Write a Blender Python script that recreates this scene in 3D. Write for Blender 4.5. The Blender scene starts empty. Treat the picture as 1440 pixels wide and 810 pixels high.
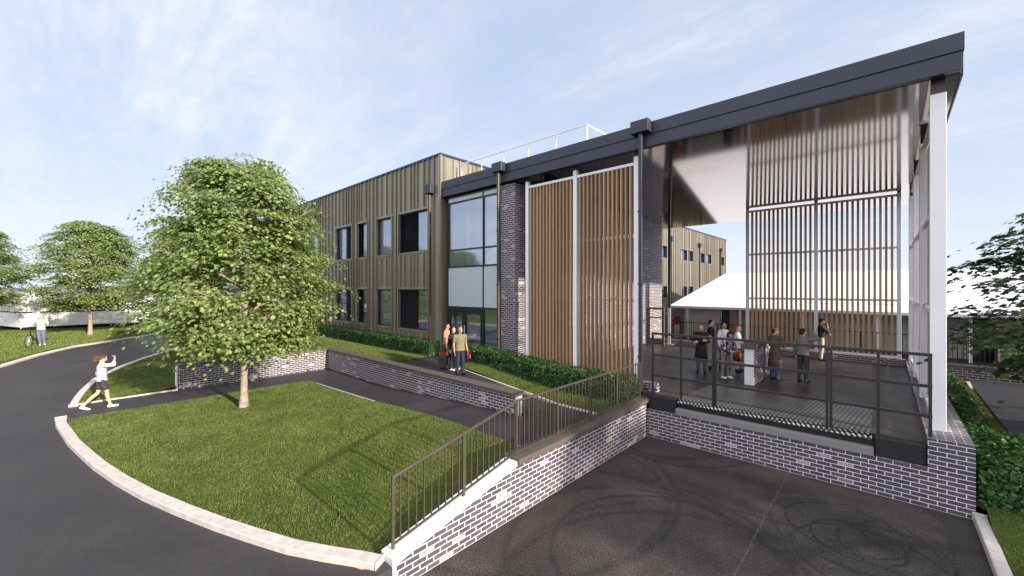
import bpy, bmesh, math, random
import numpy as np
from mathutils import Vector, Matrix, geometry
R = math.radians
random.seed(7); rng = np.random.default_rng(7)
scene = bpy.context.scene
COL = scene.collection
CH = 4.3                                  # eye height above the service yard
SUN_EL, SUN_AZ = 18.0, -1.5               # the sun stands over +X, a touch behind the street front

# ------------------------------------------------------------------ camera, sky, sun
cam = bpy.data.cameras.new('camera'); co = bpy.data.objects.new('camera', cam); COL.objects.link(co)
cam.sensor_width = 36; cam.lens = 36 * 568 / 1440; cam.clip_start = .05; cam.clip_end = 6000
co.location = (0, 0, CH); co.rotation_euler = (R(90), 0, R(42.7)); scene.camera = co

def nd(nt, typ, **kw):
    n = nt.nodes.new(typ)
    for k, v in kw.items():
        if k == 'inp':
            for kk, vv in v.items():
                try: n.inputs[kk].default_value = vv
                except KeyError: pass
        else: setattr(n, k, v)
    return n
def ramp(nt, src, stops, interp='LINEAR'):
    r = nt.nodes.new('ShaderNodeValToRGB'); r.color_ramp.interpolation = interp
    e = r.color_ramp.elements
    while len(e) < len(stops): e.new(.5)
    for i, (p, c) in enumerate(stops):
        e[i].position = p; e[i].color = (*c, 1) if len(c) == 3 else c
    nt.links.new(src, r.inputs[0]); return r.outputs[0]
def mth(nt, op, a, b=None, c=None, clamp=False):
    m = nt.nodes.new('ShaderNodeMath'); m.operation = op; m.use_clamp = clamp
    for i, v in enumerate((a, b, c)):
        if v is None: continue
        if isinstance(v, (int, float)): m.inputs[i].default_value = v
        else: nt.links.new(v, m.inputs[i])
    return m.outputs[0]
def mixc(nt, f, a, b, mode='MIX'):
    m = nt.nodes.new('ShaderNodeMix'); m.data_type = 'RGBA'; m.blend_type = mode
    for idx, v in ((0, f), (6, a), (7, b)):
        if isinstance(v, (int, float)): m.inputs[idx].default_value = v
        elif isinstance(v, tuple): m.inputs[idx].default_value = (*v, 1) if len(v) == 3 else v
        else: nt.links.new(v, m.inputs[idx])
    return m.outputs[2]

def build_world():
    w = bpy.data.worlds.new('World'); scene.world = w; w.use_nodes = True
    nt = w.node_tree; nt.nodes.clear(); L = nt.links.new
    sky = nd(nt, 'ShaderNodeTexSky', sky_type='NISHITA', sun_disc=False)
    sky.sun_elevation = R(SUN_EL); sky.sun_rotation = R(90 - SUN_AZ)   # clockwise from +Y
    sky.altitude = 0; sky.air_density = 1.0; sky.dust_density = .6; sky.ozone_density = 1.6
    tc = nd(nt, 'ShaderNodeTexCoord'); sp = nd(nt, 'ShaderNodeSeparateXYZ'); L(tc.outputs['Generated'], sp.inputs[0])
    z = mth(nt, 'MAXIMUM', sp.outputs[2], 0.0)
    zz = mth(nt, 'ADD', z, .13)
    u = mth(nt, 'DIVIDE', sp.outputs[0], zz); v = mth(nt, 'DIVIDE', sp.outputs[1], zz)
    cb = nd(nt, 'ShaderNodeCombineXYZ'); L(u, cb.inputs[0]); L(v, cb.inputs[1])
    def layer(rot, scale, sc, det, dist, lo, hi, rough=.6):
        mp = nd(nt, 'ShaderNodeMapping'); mp.inputs['Rotation'].default_value = (0, 0, R(rot)); mp.inputs['Scale'].default_value = scale
        L(cb.outputs[0], mp.inputs[0])
        n = nd(nt, 'ShaderNodeTexNoise', inp={'Scale': sc, 'Detail': det, 'Roughness': rough, 'Distortion': dist}); L(mp.outputs[0], n.inputs[0])
        return ramp(nt, n.outputs[0], [(lo, (0, 0, 0)), (hi, (1, 1, 1))])
    a = layer(28, (.38, 1.5, 1), 1.2, 12, 1.3, .42, .72, .60)     # long wisps
    b = layer(-12, (.9, 1.1, 1), .55, 6, .3, .38, .72)           # where wisps gather
    c = layer(15, (1, 2.6, 1), 7.0, 8, .4, .42, .70, .6)         # fine mackerel ripple
    ab = mth(nt, 'MULTIPLY', a, b); cbx = mth(nt, 'MULTIPLY', c, mth(nt, 'MULTIPLY', b, .42))
    cl = mth(nt, 'ADD', mth(nt, 'ADD', mth(nt, 'MULTIPLY', ab, 1.5), mth(nt, 'MULTIPLY', b, .28)), cbx, clamp=True)
    hz = mth(nt, 'POWER', mth(nt, 'SUBTRACT', 1.0, z, clamp=True), 5.5)
    bluer = mixc(nt, 1.0, sky.outputs[0], (.86, .97, 1.16), 'MULTIPLY')
    lift = mixc(nt, .82, bluer, (3.35, 4.05, 5.2))
    c1 = mixc(nt, mth(nt, 'MULTIPLY', hz, .93), lift, (5.1, 5.4, 5.95))
    c2 = mixc(nt, mth(nt, 'MULTIPLY', cl, .80), c1, (5.2, 5.35, 5.8))
    # bright cloud added overhead and behind the camera to fill the shaded fronts
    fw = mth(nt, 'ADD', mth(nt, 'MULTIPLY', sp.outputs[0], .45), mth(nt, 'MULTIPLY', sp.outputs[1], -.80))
    fill_bank = mth(nt, 'MULTIPLY', mth(nt, 'ADD', mth(nt, 'ADD', fw, mth(nt, 'MULTIPLY', sp.outputs[2], .55)), -.12), 1.7, clamp=True)
    fill_bank = mth(nt, 'MULTIPLY', fill_bank, mth(nt, 'ADD', mth(nt, 'MULTIPLY', a, .5), .75), clamp=True)
    c2 = mixc(nt, fill_bank, c2, (10.2, 10.1, 11.0))
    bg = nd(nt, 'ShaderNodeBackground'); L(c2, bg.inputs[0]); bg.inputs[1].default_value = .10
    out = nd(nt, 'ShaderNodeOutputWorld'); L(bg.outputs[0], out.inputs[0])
build_world()
sd = bpy.data.lights.new('sun', 'SUN'); so = bpy.data.objects.new('sun', sd); COL.objects.link(so)
sd.energy = 4.9; sd.angle = R(1.2); sd.color = (1.0, .89, .77)
sunpos = Vector((math.cos(R(SUN_EL)) * math.cos(R(-SUN_AZ)), math.cos(R(SUN_EL)) * math.sin(R(-SUN_AZ)), math.sin(R(SUN_EL))))
so.rotation_euler = sunpos.to_track_quat('Z', 'Y').to_euler(); so.location = (30, 0, 30)
scene.world.node_tree.nodes  # sky direction set above agrees with the lamp
vs = scene.view_settings
vs.view_transform = 'Standard'; vs.look = 'None'; vs.gamma = 1; vs.use_curve_mapping = False; vs.exposure = 0.85
cy = scene.cycles; cy.max_bounces = 8; cy.transparent_max_bounces = 16; cy.caustics_reflective = False; cy.caustics_refractive = False

# ------------------------------------------------------------------ materials
MATS = {}
def mat(name):
    m = bpy.data.materials.new(name); m.use_nodes = True; nt = m.node_tree
    b = nt.nodes['Principled BSDF']; MATS[name] = m
    return m, nt, b
def uvnode(nt): return nd(nt, 'ShaderNodeUVMap').outputs[0]
def objco(nt): return nd(nt, 'ShaderNodeTexCoord').outputs['Object']
def bump(nt, b, h, s=.3, dist=.01):
    n = nd(nt, 'ShaderNodeBump', inp={'Strength': s, 'Distance': dist}); nt.links.new(h, n.inputs['Height']); nt.links.new(n.outputs[0], b.inputs['Normal'])
def noise(nt, vec, scale, det=6, rough=.55, dist=0):
    n = nd(nt, 'ShaderNodeTexNoise', inp={'Scale': scale, 'Detail': det, 'Roughness': rough, 'Distortion': dist}); nt.links.new(vec, n.inputs[0]); return n.outputs[0]
def simple(name, col, rough=.5, metal=0, var=.12, scale=3, bs=0, spec=.5, bscale=60):
    m, nt, b = mat(name)
    n = noise(nt, objco(nt), scale, 8, .62)
    lo = tuple(c * (1 - var) for c in col); hi = tuple(min(1, c * (1 + var)) for c in col)
    nt.links.new(ramp(nt, n, [(.3, lo), (.7, hi)]), b.inputs['Base Color'])
    r = ramp(nt, n, [(.3, (rough * .85,) * 3), (.7, (min(1, rough * 1.15),) * 3)]); nt.links.new(r, b.inputs['Roughness'])
    b.inputs['Metallic'].default_value = metal; b.inputs['Specular IOR Level'].default_value = spec
    if bs: bump(nt, b, noise(nt, objco(nt), bscale, 6), bs)
    return m
def brick_mat(name, dark, dark2, light, mortar, lightfrac=.06, rough=.7):
    m, nt, b = mat(name); uv = uvnode(nt)
    def br(c1, c2, mo):
        t = nd(nt, 'ShaderNodeTexBrick', offset=.5, inp={'Scale': 1.0, 'Mortar Size': .0085, 'Mortar Smooth': .12, 'Bias': 0, 'Brick Width': .25, 'Row Height': .0875,
                 'Color1': (*c1, 1), 'Color2': (*c2, 1), 'Mortar': (*mo, 1)}); nt.links.new(uv, t.inputs[0]); return t
    t = br((0, 0, 0), (1, 1, 1), (0, 0, 0))
    bc = ramp(nt, t.outputs[0], [(0, dark), (.5, dark2), (1 - lightfrac, dark), (1 - lightfrac + .005, light), (1, tuple(c * .8 for c in light))])
    n = noise(nt, uv, 22, 8, .7); n2 = noise(nt, uv, 1.3, 4)
    bc = mixc(nt, .55, bc, ramp(nt, n, [(.3, (.45, .45, .45)), (.7, (1.25, 1.2, 1.2))]), 'MULTIPLY')
    bc = mixc(nt, t.outputs[1], bc, mortar)
    bc = mixc(nt, .5, bc, ramp(nt, n2, [(.3, (.78, .78, .8)), (.75, (1.1, 1.08, 1.06))]), 'MULTIPLY')
    nt.links.new(bc, b.inputs['Base Color']); b.inputs['Roughness'].default_value = rough
    h = mth(nt, 'ADD', mth(nt, 'MULTIPLY', t.outputs[1], -1.0), mth(nt, 'MULTIPLY', n, .35)); bump(nt, b, h, .5, .008)
    return m
brick_mat('brick', (.060, .049, .064), (.100, .082, .096), (.40, .35, .36), (.64, .61, .64), .07)
def ground_like(name, c1, c2, c3, s1, s2, rough, bs, rv=.1):
    m, nt, b = mat(name); v = objco(nt)
    a = noise(nt, v, s1, 8, .65); f = noise(nt, v, s2, 4, .7)
    k = ramp(nt, a, [(.3, c1), (.55, c2), (.75, c3)])
    k = mixc(nt, .6, k, ramp(nt, f, [(.32, (.35, .35, .35)), (.58, (1.15, 1.15, 1.15)), (.70, (2.3, 2.2, 2.1))]), 'MULTIPLY')
    nt.links.new(k, b.inputs['Base Color'])
    b.inputs['Specular IOR Level'].default_value = .28; nt.links.new(ramp(nt, a, [(.3, (rough - rv,) * 3), (.7, (rough + rv,) * 3)]), b.inputs['Roughness']); bump(nt, b, f, bs, .006)
    return m, nt, b, k
ground_like('road_asphalt', (.034, .031, .034), (.045, .041, .044), (.058, .053, .055), .5, 55, .62, .5)
ground_like('deck_floor', (.034, .027, .021), (.044, .035, .028), (.056, .045, .036), .8, 90, .42, .25)
ground_like('path_asphalt', (.031, .027, .029), (.041, .036, .038), (.052, .046, .047), .8, 60, .6, .45)
def yard_mat():
    m, nt, b, k = ground_like('yard_asphalt', (.024, .020, .020), (.056, .049, .046), (.095, .083, .076), .45, 30, .70, .8)
    v = objco(nt); wob = noise(nt, v, 1.1, 3)
    sp = nd(nt, 'ShaderNodeSeparateXYZ'); nt.links.new(v, sp.inputs[0]); tot = None
    rub = ramp(nt, noise(nt, v, 2.3, 5, .6), [(.34, (.1, .1, .1)), (.55, (1, 1, 1))])
    tread = ramp(nt, noise(nt, v, 45, 2, .5), [(.3, (.45,) * 3), (.6, (1, 1, 1))])
    for cx, cyy, rad, w, amp in ((-.55, 9.35, .78, .05, .8), (-.35, 9.0, .55, .045, .9), (-.5, 9.2, 1.05, .05, .6), (.1, 9.1, .62, .05, .8), (-.2, 8.5, .9, .05, .8), (.2, 9.6, .45, .04, .7),
                                 (-2.9, 6.2, 2.1, .10, .6), (-2.6, 6.5, 1.75, .09, .7), (-3.2, 6.0, 2.7, .12, .5), (-1.4, 5.2, 2.9, .10, .6), (-1.2, 5.5, 3.2, .10, .5),
                                 (-4.3, 11.6, 1.7, .09, .7), (-4.5, 11.4, 1.2, .09, .6), (-3.6, 4.6, 3.9, .12, .5), (-6.2, 7.0, 3.3, .12, .6), (-6.0, 6.8, 3.0, .1, .5), (2.5, 6.5, 3.6, .11, .6), (2.7, 6.4, 3.9, .11, .5)):
        dx = mth(nt, 'SUBTRACT', sp.outputs[0], cx); dy = mth(nt, 'SUBTRACT', sp.outputs[1], cyy)
        r = mth(nt, 'SQRT', mth(nt, 'ADD', mth(nt, 'MULTIPLY', dx, dx), mth(nt, 'MULTIPLY', dy, dy)))
        r = mth(nt, 'ADD', r, mth(nt, 'MULTIPLY', wob, .16))
        dd = mth(nt, 'ABSOLUTE', mth(nt, 'SUBTRACT', r, rad + .17))
        f = mth(nt, 'MULTIPLY', mth(nt, 'SUBTRACT', 1.0, mth(nt, 'DIVIDE', dd, w * .95), clamp=True), min(1, amp * 1.05), clamp=True)
        tot = f if tot is None else mth(nt, 'MAXIMUM', tot, f)
    f = mth(nt, 'MULTIPLY', mth(nt, 'MULTIPLY', tot, mth(nt, 'ADD', mth(nt, 'MULTIPLY', rub, .75), .25)), mth(nt, 'MULTIPLY', tread, 1.0))
    k2 = mixc(nt, f, k, (.009, .008, .009))
    ln = mth(nt, 'SUBTRACT', 1.0, mth(nt, 'DIVIDE', mth(nt, 'ABSOLUTE', mth(nt, 'ADD', sp.outputs[0], mth(nt, 'ADD', 1.62, mth(nt, 'MULTIPLY', wob, .06)))), .028), clamp=True)
    ln = mth(nt, 'MULTIPLY', ln, mth(nt, 'MULTIPLY', ramp(nt, noise(nt, v, 9, 5, .7), [(.42, (0, 0, 0)), (.62, (1, 1, 1))]), .55))
    k3 = mixc(nt, ln, k2, (.17, .16, .15)); g = ramp(nt, noise(nt, v, 55, 3, .6), [(.40, (.35, .35, .35)), (.55, (1.1, 1.1, 1.1)), (.68, (3.4, 3.2, 3.0))]); nt.links.new(mixc(nt, .75, k3, g, 'MULTIPLY'), b.inputs['Base Color'])
yard_mat()
def grass_mats():
    m, nt, b = mat('turf'); v = objco(nt)
    a = noise(nt, v, .7, 8, .65); f = noise(nt, v, 16, 5, .7)
    k = ramp(nt, a, [(.3, (.035, .050, .010)), (.5, (.055, .075, .014)), (.7, (.080, .100, .020))])
    k = mixc(nt, .7, k, ramp(nt, f, [(.3, (.5, .55, .5)), (.7, (1.4, 1.35, 1.3))]), 'MULTIPLY')
    nt.links.new(k, b.inputs['Base Color']); b.inputs['Roughness'].default_value = .85; b.inputs['Specular IOR Level'].default_value = .15
    bump(nt, b, f, .8, .03)
    m, nt, b = mat('grass_blade'); v = objco(nt)
    g = nd(nt, 'ShaderNodeNewGeometry'); a = noise(nt, v, .9, 7, .7); f = noise(nt, v, 8, 5, .7)
    k = ramp(nt, mth(nt, 'ADD', mth(nt, 'MULTIPLY', a, .45), mth(nt, 'MULTIPLY', f, .55)), [(.38, (.058, .090, .020)), (.5, (.110, .150, .038)), (.62, (.172, .208, .066))])
    k = mixc(nt, .6, k, ramp(nt, g.outputs['Random Per Island'], [(0, (.55, .6, .5)), (.8, (1.25, 1.2, 1.1)), (1, (1.9, 1.6, 1.5))]), 'MULTIPLY')
    nt.links.new(k, b.inputs['Base Color']); b.inputs['Roughness'].default_value = .7; b.inputs['Specular IOR Level'].default_value = .2
grass_mats()
def leaf_mat(name, cols, trans=.35, rough=.5):
    m, nt, b = mat(name); g = nd(nt, 'ShaderNodeNewGeometry')
    k = ramp(nt, g.outputs['Random Per Island'], [(i / (len(cols) - 1), c) for i, c in enumerate(cols)])
    n = noise(nt, objco(nt), 1.1, 3); k = mixc(nt, .5, k, ramp(nt, n, [(.3, (.72, .76, .7)), (.7, (1.22, 1.2, 1.15))]), 'MULTIPLY')
    nt.links.new(k, b.inputs['Base Color']); b.inputs['Roughness'].default_value = rough; b.inputs['Specular IOR Level'].default_value = .35
    t = nd(nt, 'ShaderNodeBsdfTranslucent'); nt.links.new(mixc(nt, 1.0, k, (1.3, 1.5, .6), 'MULTIPLY'), t.inputs[0])
    mx = nd(nt, 'ShaderNodeMixShader'); mx.inputs[0].default_value = trans
    nt.links.new(b.outputs[0], mx.inputs[1]); nt.links.new(t.outputs[0], mx.inputs[2]); nt.links.new(mx.outputs[0], nt.nodes['Material Output'].inputs[0])
leaf_mat('maple_leaf', [(.070, .11, .032), (.155, .205, .064), (.255, .31, .11), (.37, .42, .17)], .42, .5)
leaf_mat('dark_maple_leaf', [(.03, .06, .02), (.05, .09, .028), (.075, .125, .04)], .25, .45)
leaf_mat('hedge_leaf', [(.014, .046, .010), (.026, .078, .015), (.044, .115, .022), (.065, .150, .035)], .22, .4)
simple('bark', (.30, .245, .19), .85, 0, .4, 9, .7, .2, 30)
simple('hedge_core', (.010, .022, .008), .9, 0, .3, 6)
simple('white_steel', (.82, .81, .83), .38, 0, .03, 2)
simple('fascia_metal', (.030, .033, .054), .42, .2, .06, .5)
simple('dark_metal', (.042, .040, .042), .38, .5, .08, 3)
simple('black_rail', (.035, .033, .033), .4, .4, .08, 3)
simple('brown_rail', (.10, .082, .062), .42, .5, .08, 3)
simple('frame_metal', (.028, .028, .034), .35, .4, .08, 3)
simple('coping_stone', (.085, .068, .058), .7, 0, .14, 6, .25)
simple('white_concrete', (.68, .67, .68), .7, 0, .05, 3, .15)
simple('kerb_concrete', (.50, .46, .42), .8, 0, .16, 7, .3)
simple('grey_concrete', (.21, .20, .19), .8, 0, .12, 30, .3)
simple('black_rubber', (.010, .010, .011), .55, 0, .2, 20, .2)
simple('membrane', (.80, .80, .82), .5, 0, .02, 1)
simple('render_wall', (.64, .62, .58), .8, 0, .06, 2)
simple('render_grey', (.50, .50, .50), .8, 0, .06, 2)
simple('spandrel', (.44, .50, .54), .25, 0, .03, .6)
simple('interior_wall', (.80, .78, .80), .8, 0, .03, 1)
simple('interior_floor', (.30, .29, .29), .4, 0, .1, 2)
simple('blind_dark', (.035, .038, .048), .4, .3, .1, 2)
simple('curtain', (.72, .70, .76), .8, 0, .06, 3)
simple('white_clad', (.74, .73, .72), .55, 0, .04, .8)
simple('roof_grey', (.20, .19, .21), .7, 0, .08, 1)
simple('gravel_roof', (.25, .24, .23), .9, 0, .2, 20)
def plank(name, c1, c2):
    m, nt, b = mat(name); mp = nd(nt, 'ShaderNodeMapping'); mp.inputs['Scale'].default_value = (14, 14, .7); nt.links.new(objco(nt), mp.inputs[0])
    n = noise(nt, mp.outputs[0], 2.2, 8, .65, .4); g = nd(nt, 'ShaderNodeNewGeometry')
    k = ramp(nt, n, [(.3, c1), (.7, c2)]); k = mixc(nt, .8, k, ramp(nt, g.outputs['Random Per Island'], [(0, (.78, .78, .78)), (1, (1.2, 1.15, 1.1))]), 'MULTIPLY')
    nt.links.new(k, b.inputs['Base Color']); b.inputs['Roughness'].default_value = .65; bump(nt, b, n, .15)
plank('timber', (.31, .200, .110), (.45, .305, .180))
plank('sunlit_timber', (.42, .27, .145), (.56, .385, .22))  # timber with sunlight put into its colour, for the screens at the back
def cladding():
    m, nt, b = mat('bronze_cladding'); uv = uvnode(nt); sp = nd(nt, 'ShaderNodeSeparateXYZ'); nt.links.new(uv, sp.inputs[0])
    cell = mth(nt, 'FLOOR', mth(nt, 'DIVIDE', sp.outputs[0], .42)); wn = nd(nt, 'ShaderNodeTexWhiteNoise', noise_dimensions='1D'); nt.links.new(cell, wn.inputs['W'])
    n = noise(nt, uv, .6, 5, .6)
    k = ramp(nt, wn.outputs[0], [(0, (.210, .187, .142)), (.5, (.250, .225, .175)), (1, (.295, .268, .210))])
    k = mixc(nt, .6, k, ramp(nt, n, [(.3, (.85, .85, .85)), (.7, (1.1, 1.1, 1.1))]), 'MULTIPLY')
    nt.links.new(k, b.inputs['Base Color']); b.inputs['Metallic'].default_value = .35
    nt.links.new(ramp(nt, wn.outputs[0], [(0, (.32,) * 3), (1, (.42,) * 3)]), b.inputs['Roughness']); bump(nt, b, noise(nt, uv, 1.7, 2), .12, .02)
cladding()
def soffit_m():
    m, nt, b = mat('soffit_panel'); n = noise(nt, objco(nt), 38, 3, .6)
    b.inputs['Base Color'].default_value = (.38, .35, .335, 1); b.inputs['Metallic'].default_value = 1
    nt.links.new(ramp(nt, n, [(.3, (.06,) * 3), (.7, (.10,) * 3)]), b.inputs['Roughness']); bump(nt, b, n, .008, .002)
soffit_m()
def glass_m(name, tint, refl=1.0):
    m, nt, b = mat(name); nt.nodes.remove(b); v = objco(nt)
    g = nd(nt, 'ShaderNodeBsdfGlossy', inp={'Roughness': .02, 'Color': (.9, .95, 1, 1)}); bn = nd(nt, 'ShaderNodeBump', inp={'Strength': .05, 'Distance': .01}); nt.links.new(noise(nt, v, 9, 3), bn.inputs['Height']); nt.links.new(bn.outputs[0], g.inputs['Normal'])
    t = nd(nt, 'ShaderNodeBsdfTransparent', inp={'Color': (*tint, 1)}); f = nd(nt, 'ShaderNodeFresnel', inp={'IOR': 1.6})
    mx = nd(nt, 'ShaderNodeMixShader'); nt.links.new(mth(nt, 'ADD', mth(nt, 'MULTIPLY', f.outputs[0], refl), .05, clamp=True), mx.inputs[0]); nt.links.new(t.outputs[0], mx.inputs[1]); nt.links.new(g.outputs[0], mx.inputs[2])
    nt.links.new(mx.outputs[0], nt.nodes['Material Output'].inputs[0])
glass_m('window_glass', (.93, .94, .97), .75)
glass_m('entry_glass', (.95, .96, .99), .7)
def tread():
    m, nt, b = mat('tread_plate'); uv = uvnode(nt)
    def bar(rot, off):
        mp = nd(nt, 'ShaderNodeMapping'); mp.inputs['Rotation'].default_value = (0, 0, R(rot)); mp.inputs['Location'].default_value = (off, off, 0); nt.links.new(uv, mp.inputs[0])
        t = nd(nt, 'ShaderNodeTexBrick', offset=.5, inp={'Scale': 1, 'Mortar Size': .022, 'Mortar Smooth': .3, 'Brick Width': .115, 'Row Height': .07, 'Color1': (1, 1, 1, 1), 'Color2': (1, 1, 1, 1), 'Mortar': (0, 0, 0, 1)}); nt.links.new(mp.outputs[0], t.inputs[0]); return t.outputs[0]
    h = bar(45, 0)
    k = mixc(nt, h, (.018, .018, .019), (.42, .42, .40))
    nt.links.new(mixc(nt, .5, k, ramp(nt, noise(nt, uv, 1.5, 6, .7), [(.3, (.5, .5, .55)), (.7, (1.25, 1.25, 1.2))]), 'MULTIPLY'), b.inputs['Base Color'])
    b.inputs['Metallic'].default_value = .6; b.inputs['Roughness'].default_value = .38; bump(nt, b, h, .6, .006)
tread()
for n, c, r in (('skin_fair', (.62, .36, .26), .5), ('skin_tan', (.42, .23, .14), .5), ('skin_dark', (.13, .065, .04), .5), ('hair_dark', (.018, .013, .011), .6), ('hair_brown', (.085, .042, .024), .6),
                ('hair_red', (.30, .13, .055), .6), ('hair_blond', (.42, .27, .13), .6), ('cloth_white', (.72, .70, .72), .8), ('cloth_cream', (.66, .60, .52), .8), ('cloth_black', (.015, .015, .017), .8), ('cloth_navy', (.02, .025, .045), .8),
                ('cloth_grey', (.17, .165, .16), .8), ('cloth_charcoal', (.045, .043, .042), .8), ('cloth_brown', (.095, .070, .058), .85), ('cloth_olive', (.165, .15, .085), .8), ('denim', (.055, .085, .16), .8), ('denim_pale', (.13, .14, .19), .8),
                ('cloth_rust', (.20, .06, .025), .8), ('cloth_beige', (.48, .41, .31), .8), ('cloth_red', (.42, .03, .04), .7), ('cloth_orange', (.50, .22, .13), .8), ('cloth_lilac', (.58, .55, .64), .8), ('cap_brown', (.16, .085, .05), .8), ('cloth_pattern', (.16, .16, .17), .8), ('shoe_white', (.75, .75, .75), .6), ('shoe_black', (.02, .018, .016), .5), ('tyre', (.02, .02, .02), .7), ('lips', (.35, .11, .09), .5)):
    simple(n, c, r, 0, .16, 14, .25 if 'cloth' in n or 'denim' in n else 0, .25, 40)
def pattern():
    m = MATS['cloth_pattern']; nt = m.node_tree; b = nt.nodes['Principled BSDF']
    nt.links.new(ramp(nt, noise(nt, objco(nt), 13, 2, .4), [(.42, (.04, .04, .045)), (.48, (.22, .21, .22)), (.56, (.5, .48, .5))], 'CONSTANT'), b.inputs['Base Color'])
pattern()

# ------------------------------------------------------------------ mesh helpers
class MB:
    def __init__(s): s.v = []; s.f = []
    def add(s, vs, fs):
        o = len(s.v); s.v += [tuple(v) for v in vs]; s.f += [tuple(i + o for i in f) for f in fs]; return s
    def box(s, x0, x1, y0, y1, z0, z1):
        return s.add([(x0, y0, z0), (x1, y0, z0), (x1, y1, z0), (x0, y1, z0), (x0, y0, z1), (x1, y0, z1), (x1, y1, z1), (x0, y1, z1)],
                     [(0, 3, 2, 1), (4, 5, 6, 7), (0, 1, 5, 4), (1, 2, 6, 5), (2, 3, 7, 6), (3, 0, 4, 7)])
    def beam(s, p0, p1, w, h, up=(0, 0, 1)):
        p0, p1 = Vector(p0), Vector(p1); d = (p1 - p0).normalized(); u = Vector(up)
        if abs(d.dot(u)) > .98: u = Vector((0, 1, 0))
        a = d.cross(u).normalized() * w / 2; b = a.cross(d).normalized() * h / 2
        q = [p + sa * a + sb * b for p in (p0, p1) for sa, sb in ((-1, -1), (1, -1), (1, 1), (-1, 1))]
        return s.add(q, [(3, 2, 1, 0), (4, 5, 6, 7), (0, 1, 5, 4), (1, 2, 6, 5), (2, 3, 7, 6), (3, 0, 4, 7)])
    def tube(s, pts, rad, n=8, cap=True):
        pts = [Vector(p) for p in pts]; rad = rad if isinstance(rad, (list, tuple)) else [rad] * len(pts)
        vs = []; ref = Vector((.31, .17, .93))
        for i, p in enumerate(pts):
            d = (pts[min(i + 1, len(pts) - 1)] - pts[max(i - 1, 0)]).normalized()
            a = d.cross(ref if abs(d.dot(ref)) < .95 else Vector((1, 0, 0))).normalized(); b = d.cross(a)
            for k in range(n):
                t = 2 * math.pi * k / n; vs.append(p + (a * math.cos(t) + b * math.sin(t)) * rad[i])
        fs = [(i * n + k, i * n + (k + 1) % n, (i + 1) * n + (k + 1) % n, (i + 1) * n + k) for i in range(len(pts) - 1) for k in range(n)]
        if cap: fs += [tuple(range(n))[::-1], tuple(range((len(pts) - 1) * n, len(pts) * n))]
        return s.add(vs, fs)
    def ball(s, c, r, seg=14, rings=9, rot=None):
        c = Vector(c); r = Vector(r) if not isinstance(r, (int, float)) else Vector((r, r, r)); vs = []
        pole = []
        for i in range(1, rings):
            ph = math.pi * i / rings
            for k in range(seg):
                t = 2 * math.pi * k / seg; p = Vector((r.x * math.sin(ph) * math.cos(t), r.y * math.sin(ph) * math.sin(t), r.z * math.cos(ph)))
                vs.append(c + (rot @ p if rot else p))
        n = len(vs); tp = Vector((0, 0, r.z)); vs += [c + (rot @ tp if rot else tp), c - (rot @ tp if rot else tp)]
        fs = [(i * seg + k, (i + 1) * seg + k, (i + 1) * seg + (k + 1) % seg, i * seg + (k + 1) % seg) for i in range(rings - 2) for k in range(seg)]
        fs += [(n, k, (k + 1) % seg) for k in range(seg)] + [(n + 1, (rings - 2) * seg + (k + 1) % seg, (rings - 2) * seg + k) for k in range(seg)]
        return s.add(vs, fs)
    def cap(s, p0, r0, p1, r1, n=12):
        p0, p1 = Vector(p0), Vector(p1); d = p1 - p0; L = d.length; d.normalize()
        pts = []; rr = []
        for k in (85, 60, 30): pts.append(p0 - d * r0 * math.sin(R(k))); rr.append(r0 * math.cos(R(k)))
        for k in range(5): t = k / 4; pts.append(p0 + d * L * t); rr.append(r0 + (r1 - r0) * t)
        for k in (30, 60, 85): pts.append(p1 + d * r1 * math.sin(R(k))); rr.append(r1 * math.cos(R(k)))
        ref = Vector((.31, .17, .93)); a = d.cross(ref if abs(d.dot(ref)) < .95 else Vector((1, 0, 0))).normalized(); b = d.cross(a)
        vs = [p + (a * math.cos(2 * math.pi * k / n) + b * math.sin(2 * math.pi * k / n)) * r for p, r in zip(pts, rr) for k in range(n)]
        fs = [(i * n + k, i * n + (k + 1) % n, (i + 1) * n + (k + 1) % n, (i + 1) * n + k) for i in range(len(pts) - 1) for k in range(n)]
        fs += [tuple(range(n))[::-1], tuple(range((len(pts) - 1) * n, len(pts) * n))]
        return s.add(vs, fs)
    def prism(s, poly, z0, z1):
        n = len(poly); z0 = z0 if callable(z0) else (lambda x, y, c=z0: c); z1 = z1 if callable(z1) else (lambda x, y, c=z1: c)
        return s.add([(x, y, z0(x, y)) for x, y in poly] + [(x, y, z1(x, y)) for x, y in poly], [tuple(range(n))[::-1], tuple(range(n, 2 * n))] + [(i, (i + 1) % n, n + (i + 1) % n, n + i) for i in range(n)])
    def build(s, name, material, parent=None, bevel=0, smooth=False):
        me = bpy.data.meshes.new(name); me.from_pydata(s.v, [], s.f); me.update()
        fin(me, material, smooth); return link(name, me, parent, bevel)
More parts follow.
